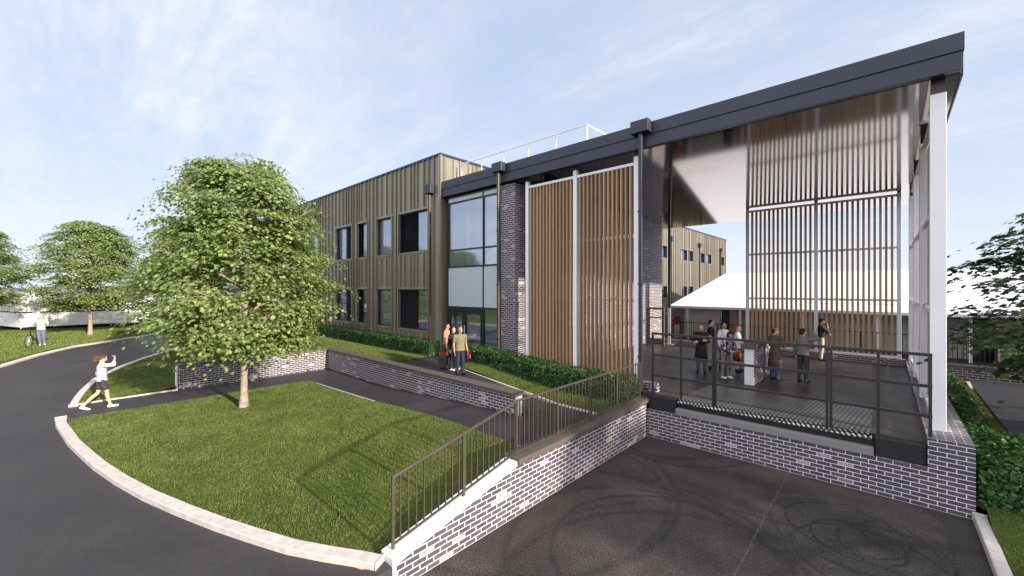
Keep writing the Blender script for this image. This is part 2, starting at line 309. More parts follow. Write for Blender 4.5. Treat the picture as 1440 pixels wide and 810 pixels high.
def fin(me, material, smooth=False, uv=True):
    me.materials.append(MATS[material] if isinstance(material, str) else material)
    if smooth: me.polygons.foreach_set('use_smooth', [True] * len(me.polygons))
    if uv and len(me.polygons) < 60000:
        lay = me.uv_layers.new(name='UVMap'); nl = len(me.loops)
        vi = np.empty(nl, np.int32); me.loops.foreach_get('vertex_index', vi)
        cov = np.empty(len(me.vertices) * 3, np.float32); me.vertices.foreach_get('co', cov); cov = cov.reshape(-1, 3)
        nr = np.empty(len(me.polygons) * 3, np.float32); me.polygons.foreach_get('normal', nr); nr = np.abs(nr.reshape(-1, 3))
        tot = np.empty(len(me.polygons), np.int32); me.polygons.foreach_get('loop_total', tot)
        ax = np.repeat(np.argmax(nr * np.array([1, 1, 1.02]), 1), tot); c = cov[vi]
        u = np.where(ax == 0, c[:, 1], c[:, 0]); v = np.where(ax == 2, c[:, 1], c[:, 2])
        lay.data.foreach_set('uv', np.stack([u, v], 1).astype(np.float32).ravel())
def link(name, me, parent=None, bevel=0):
    o = bpy.data.objects.new(name, me); COL.objects.link(o)
    if parent: o.parent = parent
    if bevel:
        b = o.modifiers.new('bevel', 'BEVEL'); b.width = bevel; b.segments = 2; b.limit_method = 'ANGLE'; b.harden_normals = False
    return o
def thing(name, label, cat, loc=(0, 0, 0), rz=0, group=None, scale=1):
    o = bpy.data.objects.new(name, None); o.empty_display_size = .1; COL.objects.link(o); o.location = loc; o.rotation_euler = (0, 0, rz)
    if scale != 1: o.scale = (scale,) * 3 if isinstance(scale, (int, float)) else scale
    o['label'] = label; o['category'] = cat
    if group: o['group'] = group
    return o
def tag(o, label, cat, group=None):
    o['label'] = label; o['category'] = cat
    if group: o['group'] = group
    return o
def kind(o, k): o['kind'] = k; return o
def raw_mesh(name, verts, faces_n, nper, material, parent=None, k=None):
    """verts (N*nper,3) numpy, every nper vertices make one polygon"""
    me = bpy.data.meshes.new(name); nf = faces_n
    me.vertices.add(len(verts)); me.vertices.foreach_set('co', verts.astype(np.float32).ravel())
    me.loops.add(nf * nper); me.loops.foreach_set('vertex_index', np.arange(nf * nper, dtype=np.int32))
    me.polygons.add(nf); me.polygons.foreach_set('loop_start', np.arange(nf, dtype=np.int32) * nper)
    me.update(); me.materials.append(MATS[material]); o = link(name, me, parent)
    if k: o['kind'] = k
    return o

# ------------------------------------------------------------------ terrain
def sm(t): t = np.clip(t, 0, 1); return t * t * (3 - 2 * t)
def h_road(x, y): return np.minimum(.95, .36 + .045 * np.maximum(0, -20 - np.asarray(x, float))) + 0 * np.asarray(y, float)
def ramp_z(x): return .36 + .36 * sm((np.asarray(x, float) + 16) / 8.5)
def h_lawn(x, y): return .41 - .05 * sm((np.asarray(x, float) + 9) / 4) + (ramp_z(x) - .36) * sm((np.asarray(y, float) - 3) / 3.8)
def h_path(x, y): return ramp_z(x) * sm((np.asarray(y, float) - 3) / 3) + .36 * (1 - sm((np.asarray(y, float) - 3) / 3))
KB = [(-19.75, -.12), (-20.8, -.02), (-21.83, .13), (-23.75, .5), (-25.82, 1.34), (-27.61, 2.33), (-30, 4.05), (-32.6, 6.3), (-36, 9.6), (-40, 13.4), (-48, 19)]
KF = [(-14, -22), (-20, -8.6), (-24.6, -4.9), (-29.28, -2.27), (-31.58, -1.33), (-33.9, -.05), (-36.23, 2.04), (-39.63, 4.9), (-44, 8.4), (-52, 14)]
KL = [(-18.05, -.38), (-17.2, -.36), (-16.21, -.25), (-15, -.12), (-13.86, .06), (-12.6, .27), (-11.33, .54), (-10.1, .85), (-8.94, 1.21), (-8.0, 1.53), (-7.21, 1.83), (-6.5, 2.12), (-5.94, 2.42), (-5.5, 2.68), (-5.2, 2.84)]
def seg_dist(x, y, pl):
    x = np.asarray(x, float); y = np.asarray(y, float); best = np.full(np.broadcast(x, y).shape, 1e9)
    for (ax, ay), (bx, by) in zip(pl[:-1], pl[1:]):
        dx, dy = bx - ax, by - ay; t = np.clip(((x - ax) * dx + (y - ay) * dy) / (dx * dx + dy * dy), 0, 1)
        best = np.minimum(best, np.hypot(x - ax - t * dx, y - ay - t * dy))
    return best
def h_terr(x, y):
    b = h_road(x, y) + .05; w = sm(seg_dist(x, y, KB) / 4.5) * sm((np.asarray(y, float) - 1.2) / 5.0)
    return b + (1.16 - b) * w
def h_far(x, y): return h_road(x, y) + .05
def h_right(x, y):
    y = np.asarray(y, float); return .12 + .68 * sm((y - 10) / 4) + .14 * sm((y - 14) / 8) + 0 * np.asarray(x, float)
def h_entry(x, y): return 1.12 - .40 * sm((np.asarray(x, float) + 12.3) / 4.9) + 0 * np.asarray(y, float)

def inside(px, py, poly):
    c = np.zeros(px.shape, bool); n = len(poly)
    for i in range(n):
        x0, y0 = poly[i]; x1, y1 = poly[(i + 1) % n]
        if y0 == y1: continue
        c ^= ((y0 > py) != (y1 > py)) & (px < (x1 - x0) * (py - y0) / (y1 - y0) + x0)
    return c
def surface(name, poly, h, step, material, dz=0):
    pts = []
    n = len(poly)
    for i in range(n):
        a, b = Vector(poly[i]), Vector(poly[(i + 1) % n]); k = max(1, int((b - a).length / step))
        pts += [tuple(a + (b - a) * j / k) for j in range(k)]
    nb = len(pts); xs = np.array([p[0] for p in pts]); ys = np.array([p[1] for p in pts])
    gx, gy = np.meshgrid(np.arange(xs.min() + step / 2, xs.max(), step), np.arange(ys.min() + step / 2, ys.max(), step)); gx, gy = gx.ravel(), gy.ravel()
    ok = inside(gx, gy, poly) & (seg_dist(gx, gy, list(poly) + [poly[0]]) > step * .3)
    P = [Vector(p) for p in pts] + [Vector(p) for p in zip(gx[ok], gy[ok])]
    v, e, f, *_ = geometry.delaunay_2d_cdt(P, [(i, (i + 1) % nb) for i in range(nb)], [], 1, 1e-5)
    V = np.array([(p.x, p.y) for p in v]); Z = h(V[:, 0], V[:, 1]) + dz
    m = MB(); m.v = [(float(a), float(b), float(c)) for (a, b), c in zip(V, Z)]
    for t in f:
        a, b, c = (V[i] for i in t[:3]); s = (b[0] - a[0]) * (c[1] - a[1]) - (b[1] - a[1]) * (c[0] - a[0]); m.f.append(tuple(t) if s > 0 else tuple(t)[::-1])
    o = m.build(name, material, smooth=True); o['kind'] = 'structure'; return o
def strip(name, pl, w, h, top, material, side=1, depth=.3, bevel=.012):
    """kerb swept along pl; its width lies on one side of the line"""
    m = MB(); P = [Vector(p) for p in pl]; vs = []
    for i, p in enumerate(P):
        d = (P[min(i + 1, len(P) - 1)] - P[max(i - 1, 0)]).normalized(); nrm = Vector((-d.y, d.x)) * side; q = p + nrm * w
        for a, z in ((p, -depth), (q, -depth), (q, 1), (p, 1)):
            zz = float(h(a.x, a.y)) + (top if z == 1 else -depth); vs.append((a.x, a.y, zz))
    n = len(P); fs = [(i * 4 + k, (i + 1) * 4 + k, (i + 1) * 4 + (k + 1) % 4, i * 4 + (k + 1) % 4) for i in range(n - 1) for k in range(4)] + [(3, 2, 1, 0), (n * 4 - 4, n * 4 - 3, n * 4 - 2, n * 4 - 1)]
    if side > 0: fs = [f[::-1] for f in fs]
    m.add(vs, fs); o = m.build(name, material, bevel=bevel); o['kind'] = 'structure'; return o
def offs(pl, d):
    P = [Vector(p) for p in pl]; out = []
    for i, p in enumerate(P):
        t = (P[min(i + 1, len(P) - 1)] - P[max(i - 1, 0)]).normalized(); out.append((p.x - t.y * d, p.y + t.x * d))
    return out

def setting():
    m = MB(); n = 40; S = 2500
    m.add([(-S, -S, -.45), (S, -S, -.45), (S, S, -.45), (-S, S, -.45)], [(0, 1, 2, 3)])
    kind(m.build('ground', 'turf'), 'structure')
    surface('service_yard', [(-5.1, -14), (1.2, -14), (1.2, 11.32), (-5.1, 11.32)], lambda x, y: 0 * x, 1.0, 'yard_asphalt')
    road = [(-5.3, -22), (-5.3, 2.75)] + KL[::-1][1:] + [(-18.05, -.1), (-19.75, .1)] + KB + [(-52, 14.2)] + KF[::-1][1:]
    surface('road', road, h_road, 1.0, 'road_asphalt')
    strip('kerb', KL, .22, h_road, .10, 'kerb_concrete', 1)
    strip('kerb', KB, .2, h_road, .08, 'kerb_concrete', -1)
    strip('kerb', KF, .24, h_road, .08, 'kerb_concrete', -1)
    # main lawn
    lin = offs(KL, .2)
    lawn = lin[:-1] + [(-5.4, 2.95), (-5.4, 6.85), (-17.85, 6.75), (-17.85, -.18)]
    surface('lawn', lawn, h_lawn, .35, 'turf')
    # path round the lawn
    surface('path', [(-19.95, -.12), (-17.85, -.2), (-17.85, 6.75), (-5.4, 6.85), (-5.4, 10.0), (-7.4, 10), (-7.4, 8.42), (-19.95, 8.42)], h_path, .5, 'path_asphalt', .004)
    surface('entrance_path', [(-15.3, 8.6), (-7.36, 8.6), (-7.36, 10.02), (-12.3, 10.25), (-12.75, 12.0), (-15.3, 12.0)], h_entry, .4, 'path_asphalt', .01)
    strip('path_edging', [(-17.85, -.2), (-17.85, 6.75), (-5.45, 6.85)], .05, lambda x, y: h_path(x, y), .03, 'kerb_concrete', -1, .2, .004)
    strip('path_edging', [(-19.9, -.1), (-20.0, 1.2), (-20.02, 2.7)], .05, lambda x, y: h_road(x, y), .05, 'kerb_concrete', 1, .2, .004)
    strip('path_edging', [(-12.85, 11.6), (-12.4, 10.25), (-10, 10.12), (-7.4, 10.02), (-5.45, 9.95)], .06, h_entry, .05, 'kerb_concrete', 1, .4, .004)
    lawnb = offs(KB[:-1], .18)[::-1]; lawnb = [(x, y) for x, y in offs(KB, .17)] if False else None
    kb_in = [(x, y) for x, y in offs(KB, -.18)]
    kb_in = [(x, y) for x, y in kb_in]
    # inner side of the near kerb is towards +Y
    kin = [(x + .02, y + .15) for x, y in KB]
    terr = [(-19.98, .02), (-20.0, 2.75), (-20.32, 2.75), (-20.32, 8.6), (-15.3, 8.75), (-15.3, 11.75), (-48, 11.75), (-48, 19)] + [] 
    terr = [(-19.98, .05), (-20.0, 2.68), (-20.3, 2.68), (-20.3, 8.72), (-15.3, 8.72), (-15.3, 11.78), (-38.5, 11.78)] + kin[::-1][2:]
    surface('lawn', terr, h_terr, .45, 'turf')
    surface('lawn', [(-12.72, 12), (-12.32, 10.3), (-7.4, 10.1), (-5.42, 10.02), (-5.42, 12), ], lambda x, y: h_entry(x, y) + .03 + .2 * sm((y - 10) / 1.2), .3, 'turf')
    kfo = [(x - .02, y - .0) for x, y in offs(KF, .2)]
    far = KF and [(x, y) for x, y in offs(KF, -.0)]
    far = [(x, y) for x, y in KF] + [(-60, 24), (-110, 40), (-110, -60), (-14, -60)]
    surface('lawn', far, h_far, 1.6, 'turf', -.02)
    # right-hand side
    strip('kerb', [(1.2, -14), (1.2, 11.3)], .17, lambda x, y: 0 * x, .14, 'kerb_concrete', -1)
    surface('lawn', [(1.36, -14), (30, -14), (30, 22.3), (3.85, 22.3), (3.85, 9), (2.2, 9), (2.2, 22.35), (1.24, 22.35), (1.24, 11.3), (1.36, 11.3)], h_right, .6, 'turf')
    surface('path', [(2.2, 9), (3.85, 9), (3.85, 22.35), (2.2, 22.35)], h_right, .6, 'path_asphalt', .02)
    strip('path_edging', [(2.2, 9), (2.2, 21.4)], .09, h_right, .055, 'kerb_concrete', 1, .2, .01)
    strip('path_edging', [(3.85, 9), (3.85, 22.35)], .09, h_right, .055, 'kerb_concrete', -1, .2, .01)
    surface('courtyard', [(-15.4, 22.75), (30, 22.75), (30, 45), (-15.4, 45)], lambda x, y: .94 + 0 * x, 4, 'path_asphalt')
setting()

def blades(polys, h, dens, hgt, wid, name='grass', lean=.5, xr=None):
    P = []
    for poly in polys:
        a = np.array(poly); x0, y0 = a.min(0); x1, y1 = a.max(0)
        n = int((x1 - x0) * (y1 - y0) * dens); x = rng.uniform(x0, x1, n); y = rng.uniform(y0, y1, n); ok = inside(x, y, poly); P.append(np.stack([x[ok], y[ok]], 1))
    P = np.concatenate(P); n = len(P); z = h(P[:, 0], P[:, 1])
    th = rng.uniform(0, 2 * np.pi, n); w = wid * rng.uniform(.6, 1.3, n)
    clump = .75 + .5 * np.sin(P[:, 0] * 3.1 + 1.7 * np.sin(P[:, 1] * 2.3)) * np.sin(P[:, 1] * 3.7 + 1.3 * np.sin(P[:, 0] * 1.9)) * .6
    hh = hgt * rng.uniform(.45, 1.25, n) * clump
    dx, dy = np.cos(th) * w / 2, np.sin(th) * w / 2; ph = rng.uniform(0, 2 * np.pi, n); l = hh * lean * rng.uniform(.2, 1.4, n)
    V = np.empty((n, 3, 3)); V[:, 0] = np.stack([P[:, 0] - dx, P[:, 1] - dy, z - .01], 1); V[:, 1] = np.stack([P[:, 0] + dx, P[:, 1] + dy, z - .01], 1)
    V[:, 2] = np.stack([P[:, 0] + l * np.cos(ph), P[:, 1] + l * np.sin(ph), z + hh], 1)
    return raw_mesh(name, V.reshape(-1, 3), n, 3, 'grass_blade', k='stuff')
_lawn = offs(KL, .24)[:-1] + [(-5.45, 3.0), (-5.45, 6.78), (-17.78, 6.7), (-17.78, -.12)]
blades([_lawn], h_lawn, 2600, .05, .012)
blades([[(-19.98, .15), (-20.0, 2.68), (-20.3, 2.68), (-20.3, 8.72), (-15.3, 8.72), (-15.3, 11.1), (-36, 11.1)] + [(x + .08, y + .2) for x, y in KB[::-1][3:]]], h_terr, 900, .055, .018)
blades([[(-12.3, 10.35), (-7.4, 10.16), (-5.42, 10.1), (-5.42, 10.9), (-12.3, 10.9)]], lambda x, y: h_entry(x, y) + .03 + .2 * sm((y - 10) / 1.2), 2000, .06, .013)
blades([[(x - .2, y - .25) if False else (x, y) for x, y in offs(KF[2:9], .27)] + [(-50, 14), (-50, -12), (-26, -12)]], h_far, 330, .07, .03)
blades([[(1.4, 3.5), (2.9, 3.5), (2.15, 9), (2.12, 21.4), (1.9, 21.4), (1.5, 11.3), (1.4, 11.3)], [(3.95, 12), (6, 12), (6, 22.2), (3.95, 22.2)], [(2.2, 3.5), (3.8, 3.5), (3.8, 9), (2.2, 9)]], h_right, 2200, .055, .013)

# ------------------------------------------------------------------ walls round the lawn, the ramp wall and its railing
def garden_walls():
    t = thing('retaining_wall', 'low L-shaped brick retaining wall with dark coping behind the young tree', 'wall')
    m = MB().prism([(-20.3, 2.7), (-20.0, 2.7), (-20.0, 8.4), (-7.65, 8.4), (-7.65, 8.68), (-20.3, 8.68)], .0, 1.25); m.build('brickwork', 'brick', t)
    m = MB(); m.prism([(-20.34, 2.64), (-19.93, 2.64), (-19.93, 8.33), (-7.58, 8.33), (-7.58, 8.75), (-20.34, 8.75)], 1.25, 1.35); m.build('coping', 'coping_stone', t, .012)
    m = MB().box(-7.65, -7.60, 8.41, 8.67, .3, 1.245); m.build('end_block', 'white_concrete', t, .01)
    m = MB().box(-20.29, -20.01, 2.66, 2.7, .2, 1.245); m.build('end_block', 'white_concrete', t, .004)
garden_walls()
YW = lambda y: .46 + (.96 - .46) * min(1, max(0, (y - 3.09) / (5.75 - 3.09)))
def ramp_wall():
    t = thing('ramp_wall', 'brick wall of the loading yard stepping down under a pale sloping cap', 'wall')
    m = MB(); xa, xb = -5.4, -5.1
    prof = [(3.1, -.2), (11.3, -.2), (11.3, .96), (5.72, .96), (3.1, .37)]
    m.add([(xa, y, z) for y, z in prof] + [(xb, y, z) for y, z in prof], [(0, 1, 2, 3, 4), (9, 8, 7, 6, 5)] + [(i, (i + 5), (i + 1) % 5 + 5, (i + 1) % 5) for i in range(5)])
    m.build('brickwork', 'brick', t)
    m = MB(); prof = [(3.04, -.2), (3.1, -.2), (3.1, .37), (5.72, .955), (5.72, 1.045), (3.04, .47)]
    m.add([(xa - .01, y, z) for y, z in prof] + [(xb + .012, y, z) for y, z in prof], [(0, 1, 2, 3, 4, 5), (11, 10, 9, 8, 7, 6)] + [(i, i + 6, (i + 1) % 6 + 6, (i + 1) % 6) for i in range(6)])
    m.build('sloping_cap', 'white_concrete', t, .006)
    MB().box(-5.46, -5.04, 5.66, 11.62, .962, 1.075).build('coping', 'coping_stone', t, .012)
    k = thing('yard_kerb', 'plain concrete upstand edging the service yard beside the road', 'kerb') if False else None
ramp_wall()
kind(MB().box(-5.34, -5.1, -14, 3.03, -.2, .365).build('road_edge', 'road_asphalt'), 'structure')
def ramp_rail():
    t = thing('railing', 'brown metal railing with thin upright bars following the sloping yard wall', 'railing')
    top = lambda y: 1.55 + (2.11 - 1.55) * min(1, max(0, (y - 3.12) / (5.85 - 3.12)))
    bot = lambda y: top(y) - 1.06 + .0
    pts = [(-5.25, 3.12, top(3.12)), (-5.25, 5.85, top(5.85)), (-5.25, 11.2, top(11.2))]
    m = MB(); m.beam(pts[0], pts[1], .05, .035); m.beam(pts[1], pts[2], .05, .035); m.build('top_rail', 'brown_rail', t, .004)
    m = MB(); lo = [(x, y, z - .98) for x, y, z in pts]; m.beam(lo[0], lo[1], .04, .02); m.beam(lo[1], lo[2], .04, .02); m.build('bottom_rail', 'brown_rail', t)
    m = MB(); n = 58
    for i in range(1, n):
        y = 3.12 + (11.2 - 3.12) * i / n; m.beam((-5.25, y, top(y) - .98), (-5.25, y, top(y) - .01), .019, .019)
    o = m.build('upright_bars', 'brown_rail', t)
    for i in range(7):
        y = 3.14 + i * 1.34; z0 = YW(y) + .07 if y < 5.7 else 1.07
        MB().beam((-5.25, y, z0 - .03), (-5.25, y, top(y) - .01), .032, .045).build('post', 'brown_rail', t, .003)
ramp_rail()

# ------------------------------------------------------------------ loading dock
def dock():
    t = thing('loading_dock', 'raised brick loading dock with dark deck and ribbed steel dock plate', 'loading dock')
    m = MB(); m.box(-5.1, .62, 11.32, 11.5, -.2, .78); m.box(.62, 1.24, 11.32, 22.6, -.2, 1.36); m.box(-9.9, .62, 22.3, 22.6, .3, 1.45)
    m.box(-10.4, -5.15, 12.0, 12.3, .3, 1.36); m.build('brickwork', 'brick', t)
    MB().box(-9.88, .615, 11.56, 22.29, .2, 1.2).build('deck', 'deck_floor', t)
    MB().box(-9.88, -5.12, 12.31, 12.4, .4, 1.2).build('deck_edge', 'brick', t)
    MB().box(-5.09, -4.28, 11.38, 11.56, .784, 1.19).build('rubber_bumper', 'black_rubber', t, .02)
    MB().box(-.16, .615, 11.38, 11.56, .784, 1.19).build('rubber_bumper', 'black_rubber', t, .02)
    MB().box(-4.27, -.17, 11.30, 11.49, .784, .95).build('concrete_ledge', 'grey_concrete', t, .01)
    MB().box(-4.27, -.17, 11.50, 11.555, .8, 1.17).build('dark_gap', 'black_rubber', t)
    l = MB().prism([(-4.22, 11.95), (-.22, 11.95), (-.22, 13.85), (-4.1, 13.85)], 1.204, 1.216).build('dock_plate', 'tread_plate', t)
    m = MB(); prof = [(11.40, 1.10), (11.43, 1.16), (11.52, 1.205), (11.9, 1.222), (11.9, 1.204), (11.52, 1.17), (11.45, 1.10)]
    n = len(prof); m.add([(-4.24, y, z) for y, z in prof] + [(-.2, y, z) for y, z in prof], [tuple(range(n)), tuple(range(n, 2 * n))[::-1]] + [(i, i + n, (i + 1) % n + n, (i + 1) % n) for i in range(n)])
    m.build('lip_plate', 'tread_plate', l)
    MB().box(-4.24, -.2, 11.905, 11.94, 1.2, 1.235).build('hinge', 'dark_metal', l)
    MB().box(-5.22, -4.98, 11.75, 11.99, .9, 1.36).build('end_pier', 'brick', t)
dock()
def dock_rail():
    t = thing('guard_rail', 'dark steel guard rail of square tube along the loading dock edge', 'guard rail')
    Y = 11.44; xs = [-4.97, -4.16, -3.33, -3.27, -.95, -.88, -.1, .66]
    for x in xs:
        MB().box(x - .025, x + .025, Y - .025, Y + .025, 1.19, 2.97).build('post', 'dark_metal', t, .004)
    for z in (2.98, 2.36, 1.77):
        for a, b in ((-5.0, -3.33), (-3.27, -.95), (-.88, .69)): MB().box(a, b, Y - .028, Y + .028, z - .03, z + .03).build('rail', 'dark_metal', t, .004)
dock_rail()
def stub():
    t = thing('low_wall', 'short brick wall with pale end and stone cap standing on the dock deck', 'wall')
    MB().box(-3.32, -3.06, 14.72, 16.6, 1.2, 2.36).build('brickwork', 'brick', t)
    MB().box(-3.32, -3.06, 14.62, 14.72, 1.2, 2.36).build('end_block', 'white_concrete', t, .004)
    MB().box(-3.40, -2.98, 14.55, 16.62, 2.36, 2.50).build('coping', 'coping_stone', t, .012)
    MB().box(-3.30, -3.08, 16.7, 18.6, 1.2, 2.16).build('brickwork', 'brick', t)
    MB().box(-3.36, -3.02, 16.68, 18.64, 2.16, 2.22).build('coping', 'white_concrete', t, .008)
stub()

# ------------------------------------------------------------------ entrance building with the big canopy roof
SZ = lambda y: 8.6 - .0425 * (y - 11.8)
def screen(name, p0, p1, z0, z1, posts, rails, nslat, parent, tw=.06, td=.13, ext=.2, pw=.13, railback=0, timber='timber'):
    """timber slats in a white frame, from p0 to p1 (both 2D)"""
    p0, p1 = Vector(p0), Vector(p1); d = (p1 - p0); L = d.length; d.normalize(); n = Vector((-d.y, d.x))
    ang = math.atan2(d.y, d.x); e = bpy.data.objects.new(name, None); COL.objects.link(e); e.parent = parent; e.location = (p0.x, p0.y, 0); e.rotation_euler = (0, 0, ang); e.empty_display_size = .1
    for s in posts:
        MB().box(s - pw / 2, s + pw / 2, -pw / 2, pw / 2, z0 - .05, z1 + ext).build('post', 'white_steel', e, .006)
        MB().box(s - pw * .4, s + pw * .4, -pw * .4, pw * .4, z1 + ext, SZ(p0.y) - .0).build('post_bracket', 'dark_metal', e)
    for z in rails:
        for a, b in zip(posts[:-1], posts[1:]):
            edge = z in (rails[0], rails[-1]); yb = 0 if edge else railback
            MB().box(a + pw / 2, b - pw / 2, yb - (.05 if edge else .03), yb + (.05 if edge else .03), z - .045, z + .045).build('rail', 'white_steel', e, .004)
    m = MB()
    for a, b in zip(posts[:-1], posts[1:]):
        a2, b2 = a + pw / 2 + .05, b - pw / 2 - .05
        for i in range(nslat):
            x = a2 + (b2 - a2) * (i + .5) / nslat; m.box(x - tw / 2, x + tw / 2, -td / 2, td / 2, rails[0] + .05, rails[-1] - .05)
    m.build('slats', timber, e)
    return e
def entrance():
    t = thing('entrance_building', 'entrance building with wide overhanging dark roof, timber slat screens and glazed double doors', 'building')
    # roof
    m = MB(); x0, x1 = -15.45, 1.15
    m.add([(x, y, z) for x in (x0, x1 - .02) for y, z in ((12.1, 9.2), (12.1, SZ(12.1) + .03), (25.2, SZ(25.2) + .03), (25.2, 8.35))], [(0, 1, 2, 3), (7, 6, 5, 4), (0, 4, 5, 1), (1, 5, 6, 2), (2, 6, 7, 3), (3, 7, 4, 0)])
    rf = m.build('roof', 'roof_grey', t)
    m = MB(); m.box(x0, x1, 11.80, 12.1, 8.97, 9.33); m.box(x0, x1 - .03, 11.83, 12.1, 8.64, 8.968); m.box(x0, x1 - .04, 11.81, 11.99, 8.6, 8.638); m.build('fascia', 'fascia_metal', rf, .006)
    m = MB(); 
    m.add([(x, y, z) for y in (12.1, 25.2) for x, z in ((x1 - .02, 9.33 if y < 13 else 8.5), (x1 - .02, SZ(y)), (x1 + .01, SZ(y)), (x1 + .01, 9.33 if y < 13 else 8.5))], [(3, 2, 1, 0), (4, 5, 6, 7), (0, 1, 5, 4), (1, 2, 6, 5), (2, 3, 7, 6), (3, 0, 4, 7)])
    m.build('verge', 'fascia_metal', rf)
    m = MB(); m.add([(x0, 11.99, SZ(11.99)), (x1 - .04, 11.99, SZ(11.99)), (x1 - .04, 25.2, SZ(25.2)), (x0, 25.2, SZ(25.2))], [(0, 3, 2, 1)]); 
    m.add([(x0, 11.99, SZ(11.99) + .02), (x1 - .04, 11.99, SZ(11.99) + .02), (x1 - .04, 25.2, SZ(25.2) + .02), (x0, 25.2, SZ(25.2) + .02)], [(0, 1, 2, 3)]); m.build('soffit', 'soffit_panel', rf)
    # core walls
    m = MB(); m.box(-10.15, -9.9, 12.65, 24.1, .3, 8.2); m.box(-15.4, -10.15, 23.8, 24.1, .3, 8.03); m.box(-11.68, -10.9, 12.0, 12.9, .3, SZ(12.9) - .01); m.box(-10.9, -10.15, 12.62, 12.9, .3, SZ(12.9) - .01); m.build('brickwork', 'brick', t)
    # hall inside
    m = MB(); m.box(-15.38, -15.3, 12.25, 17, 1.1, 8.4); m.box(-15.3, -11.75, 13.7, 13.8, 1.1, 8.4); m.box(-11.75, -11.68, 12.3, 17, 1.1, 8.4); m.box(-14.9, -14.7, 12.9, 13.1, 4.86, 8.29); m.build('interior_wall', 'interior_wall', t)
    for za, zb, yy in ((4.55, 4.85, 12.25), (.9, 1.14, 12.1)): MB().box(-15.3, -11.76, yy, 13.7, za, zb).build('interior_floor', 'interior_floor', t)
    MB().box(-15.3, -11.76, 12.25, 17, 8.3, 8.36).build('ceiling', 'interior_wall', t)
    m = MB(); m.tube([(-13.4, 12.7, 5.9), (-12.6, 12.9, 6.45), (-11.8, 13, 6.4)], .025); m.build('handrail', 'frame_metal', t)
    # glazing
    g = MB(); Y0, Y1 = 12.0, 12.1; xl, xm, xr = -15.25, -12.82, -11.69
    for x in (xl, xm, xr - .06): g.box(x, x + .06, Y0, Y1, 1.12, 8.58)
    for z in (8.52, 8.27, 6.06, 5.28, 3.42):
        for a, b in ((xl + .06, xm), (xm + .06, xr - .06)): g.box(a, b, Y0 + .004, Y1 - .004, z - .035, z + .035)
    g.box(xm + .06, xr - .06, Y0 + .004, Y1 - .004, 1.12, 1.24); g.box(xl + .06, xm, Y0 - .01, Y1 - .004, 3.25, 3.38)
    cw = g.build('curtain_wall_frame', 'frame_metal', t, .004)
    for a, b in ((xl + .06, xm), (xm + .06, xr - .06)):
        MB().box(a, b, 12.03, 12.07, 3.455, 5.245).build('spandrel_panel', 'spandrel', cw)
        MB().box(a, b, 12.03, 12.07, 8.305, 8.485).build('spandrel_panel', 'spandrel', cw)
        for z0, z1 in ((5.315, 6.025), (6.095, 8.235)): MB().box(a, b, 12.045, 12.053, z0, z1).build('pane', 'entry_glass', cw)
    MB().box(xm + .06, xr - .06, 12.045, 12.053, 1.24, 3.385).build('pane', 'entry_glass', cw)
    for a, b in ((xl + .07, -14.06), (-14.04, xm - .01)):
        f = MB(); f.box(a, a + .14, 12.01, 12.07, 1.13, 3.24); f.box(b - .14, b, 12.01, 12.07, 1.13, 3.24); f.box(a + .14, b - .14, 12.01, 12.07, 1.13, 1.3); f.box(a + .14, b - .14, 12.01, 12.07, 3.12, 3.24)
        dr = f.build('door', 'frame_metal', t, .003); MB().box(a + .14, b - .14, 12.035, 12.045, 1.3, 3.12).build('pane', 'entry_glass', dr)
        hx = -14.14 if a < -14.2 else -13.96; MB().tube([(hx, 11.95, 1.9), (hx, 11.95, 2.6)], .014).build('handle', 'white_steel', dr)
    # slat screens
    screen('slat_screen', (-10.33, 12.12), (-5.79, 12.12), 1.36, 8.25, [0, 2.24, 4.54], [1.42, 3.9, 5.97, 8.25], 13, t, .057, .130, .22, .14, .10)
    screen('slat_screen', (-4.95, 22.42), (.42, 22.42), 1.45, SZ(22.4) - .1, [0, 2.7, 5.37], [1.52, 3.8, 5.93, SZ(22.4) - .12], 14, t, .080, .12, .06, .13, 0, 'sunlit_timber')
    for i, y in enumerate((12.2, 15.55, 18.9, 22.2)):
        MB().box(.69, .93, y - .12, y + .12, 1.36, SZ(y) - .27).build('column', 'white_steel', t, .008)
        MB().box(.71, .91, y - .10, y + .10, SZ(y) - .27, SZ(y)).build('column_head', 'dark_metal', t)
    for ib, (ya, yb) in enumerate(((12.34, 15.41), (15.69, 18.76), (19.04, 22.06))):
        e = bpy.data.objects.new('side_screen', None); COL.objects.link(e); e.parent = t; e.empty_display_size = .1
        for z in (1.5, 3.8, 5.93, 8.05): MB().box(.74, .82, ya, yb, z - .05, z + .05).build('rail', 'white_steel', e, .004)
        if ib: continue
        m = MB(); n = 11
        for i in range(n):
            y = ya + (yb - ya) * (i + .5) / n; m.box(.83, .93, y - .03, y + .03, 1.5, 8.05)
        m.build('slats', 'timber', e)
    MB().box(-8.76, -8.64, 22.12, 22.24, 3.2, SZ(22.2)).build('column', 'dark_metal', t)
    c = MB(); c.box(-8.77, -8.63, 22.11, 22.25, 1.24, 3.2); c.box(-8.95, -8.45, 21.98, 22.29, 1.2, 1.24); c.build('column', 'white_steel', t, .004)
    m = MB(); m.box(-9.55, -9.42, 21.2, 21.32, 1.2, 3.25); m.box(-8.72, -8.6, 21.2, 21.32, 1.2, 3.25); m.box(-9.42, -8.72, 21.21, 21.31, 3.15, 3.25); m.box(-9.42, -8.72, 21.22, 21.3, 2.68, 2.74)
    m.build('portal_frame', 'coping_stone', t, .006)
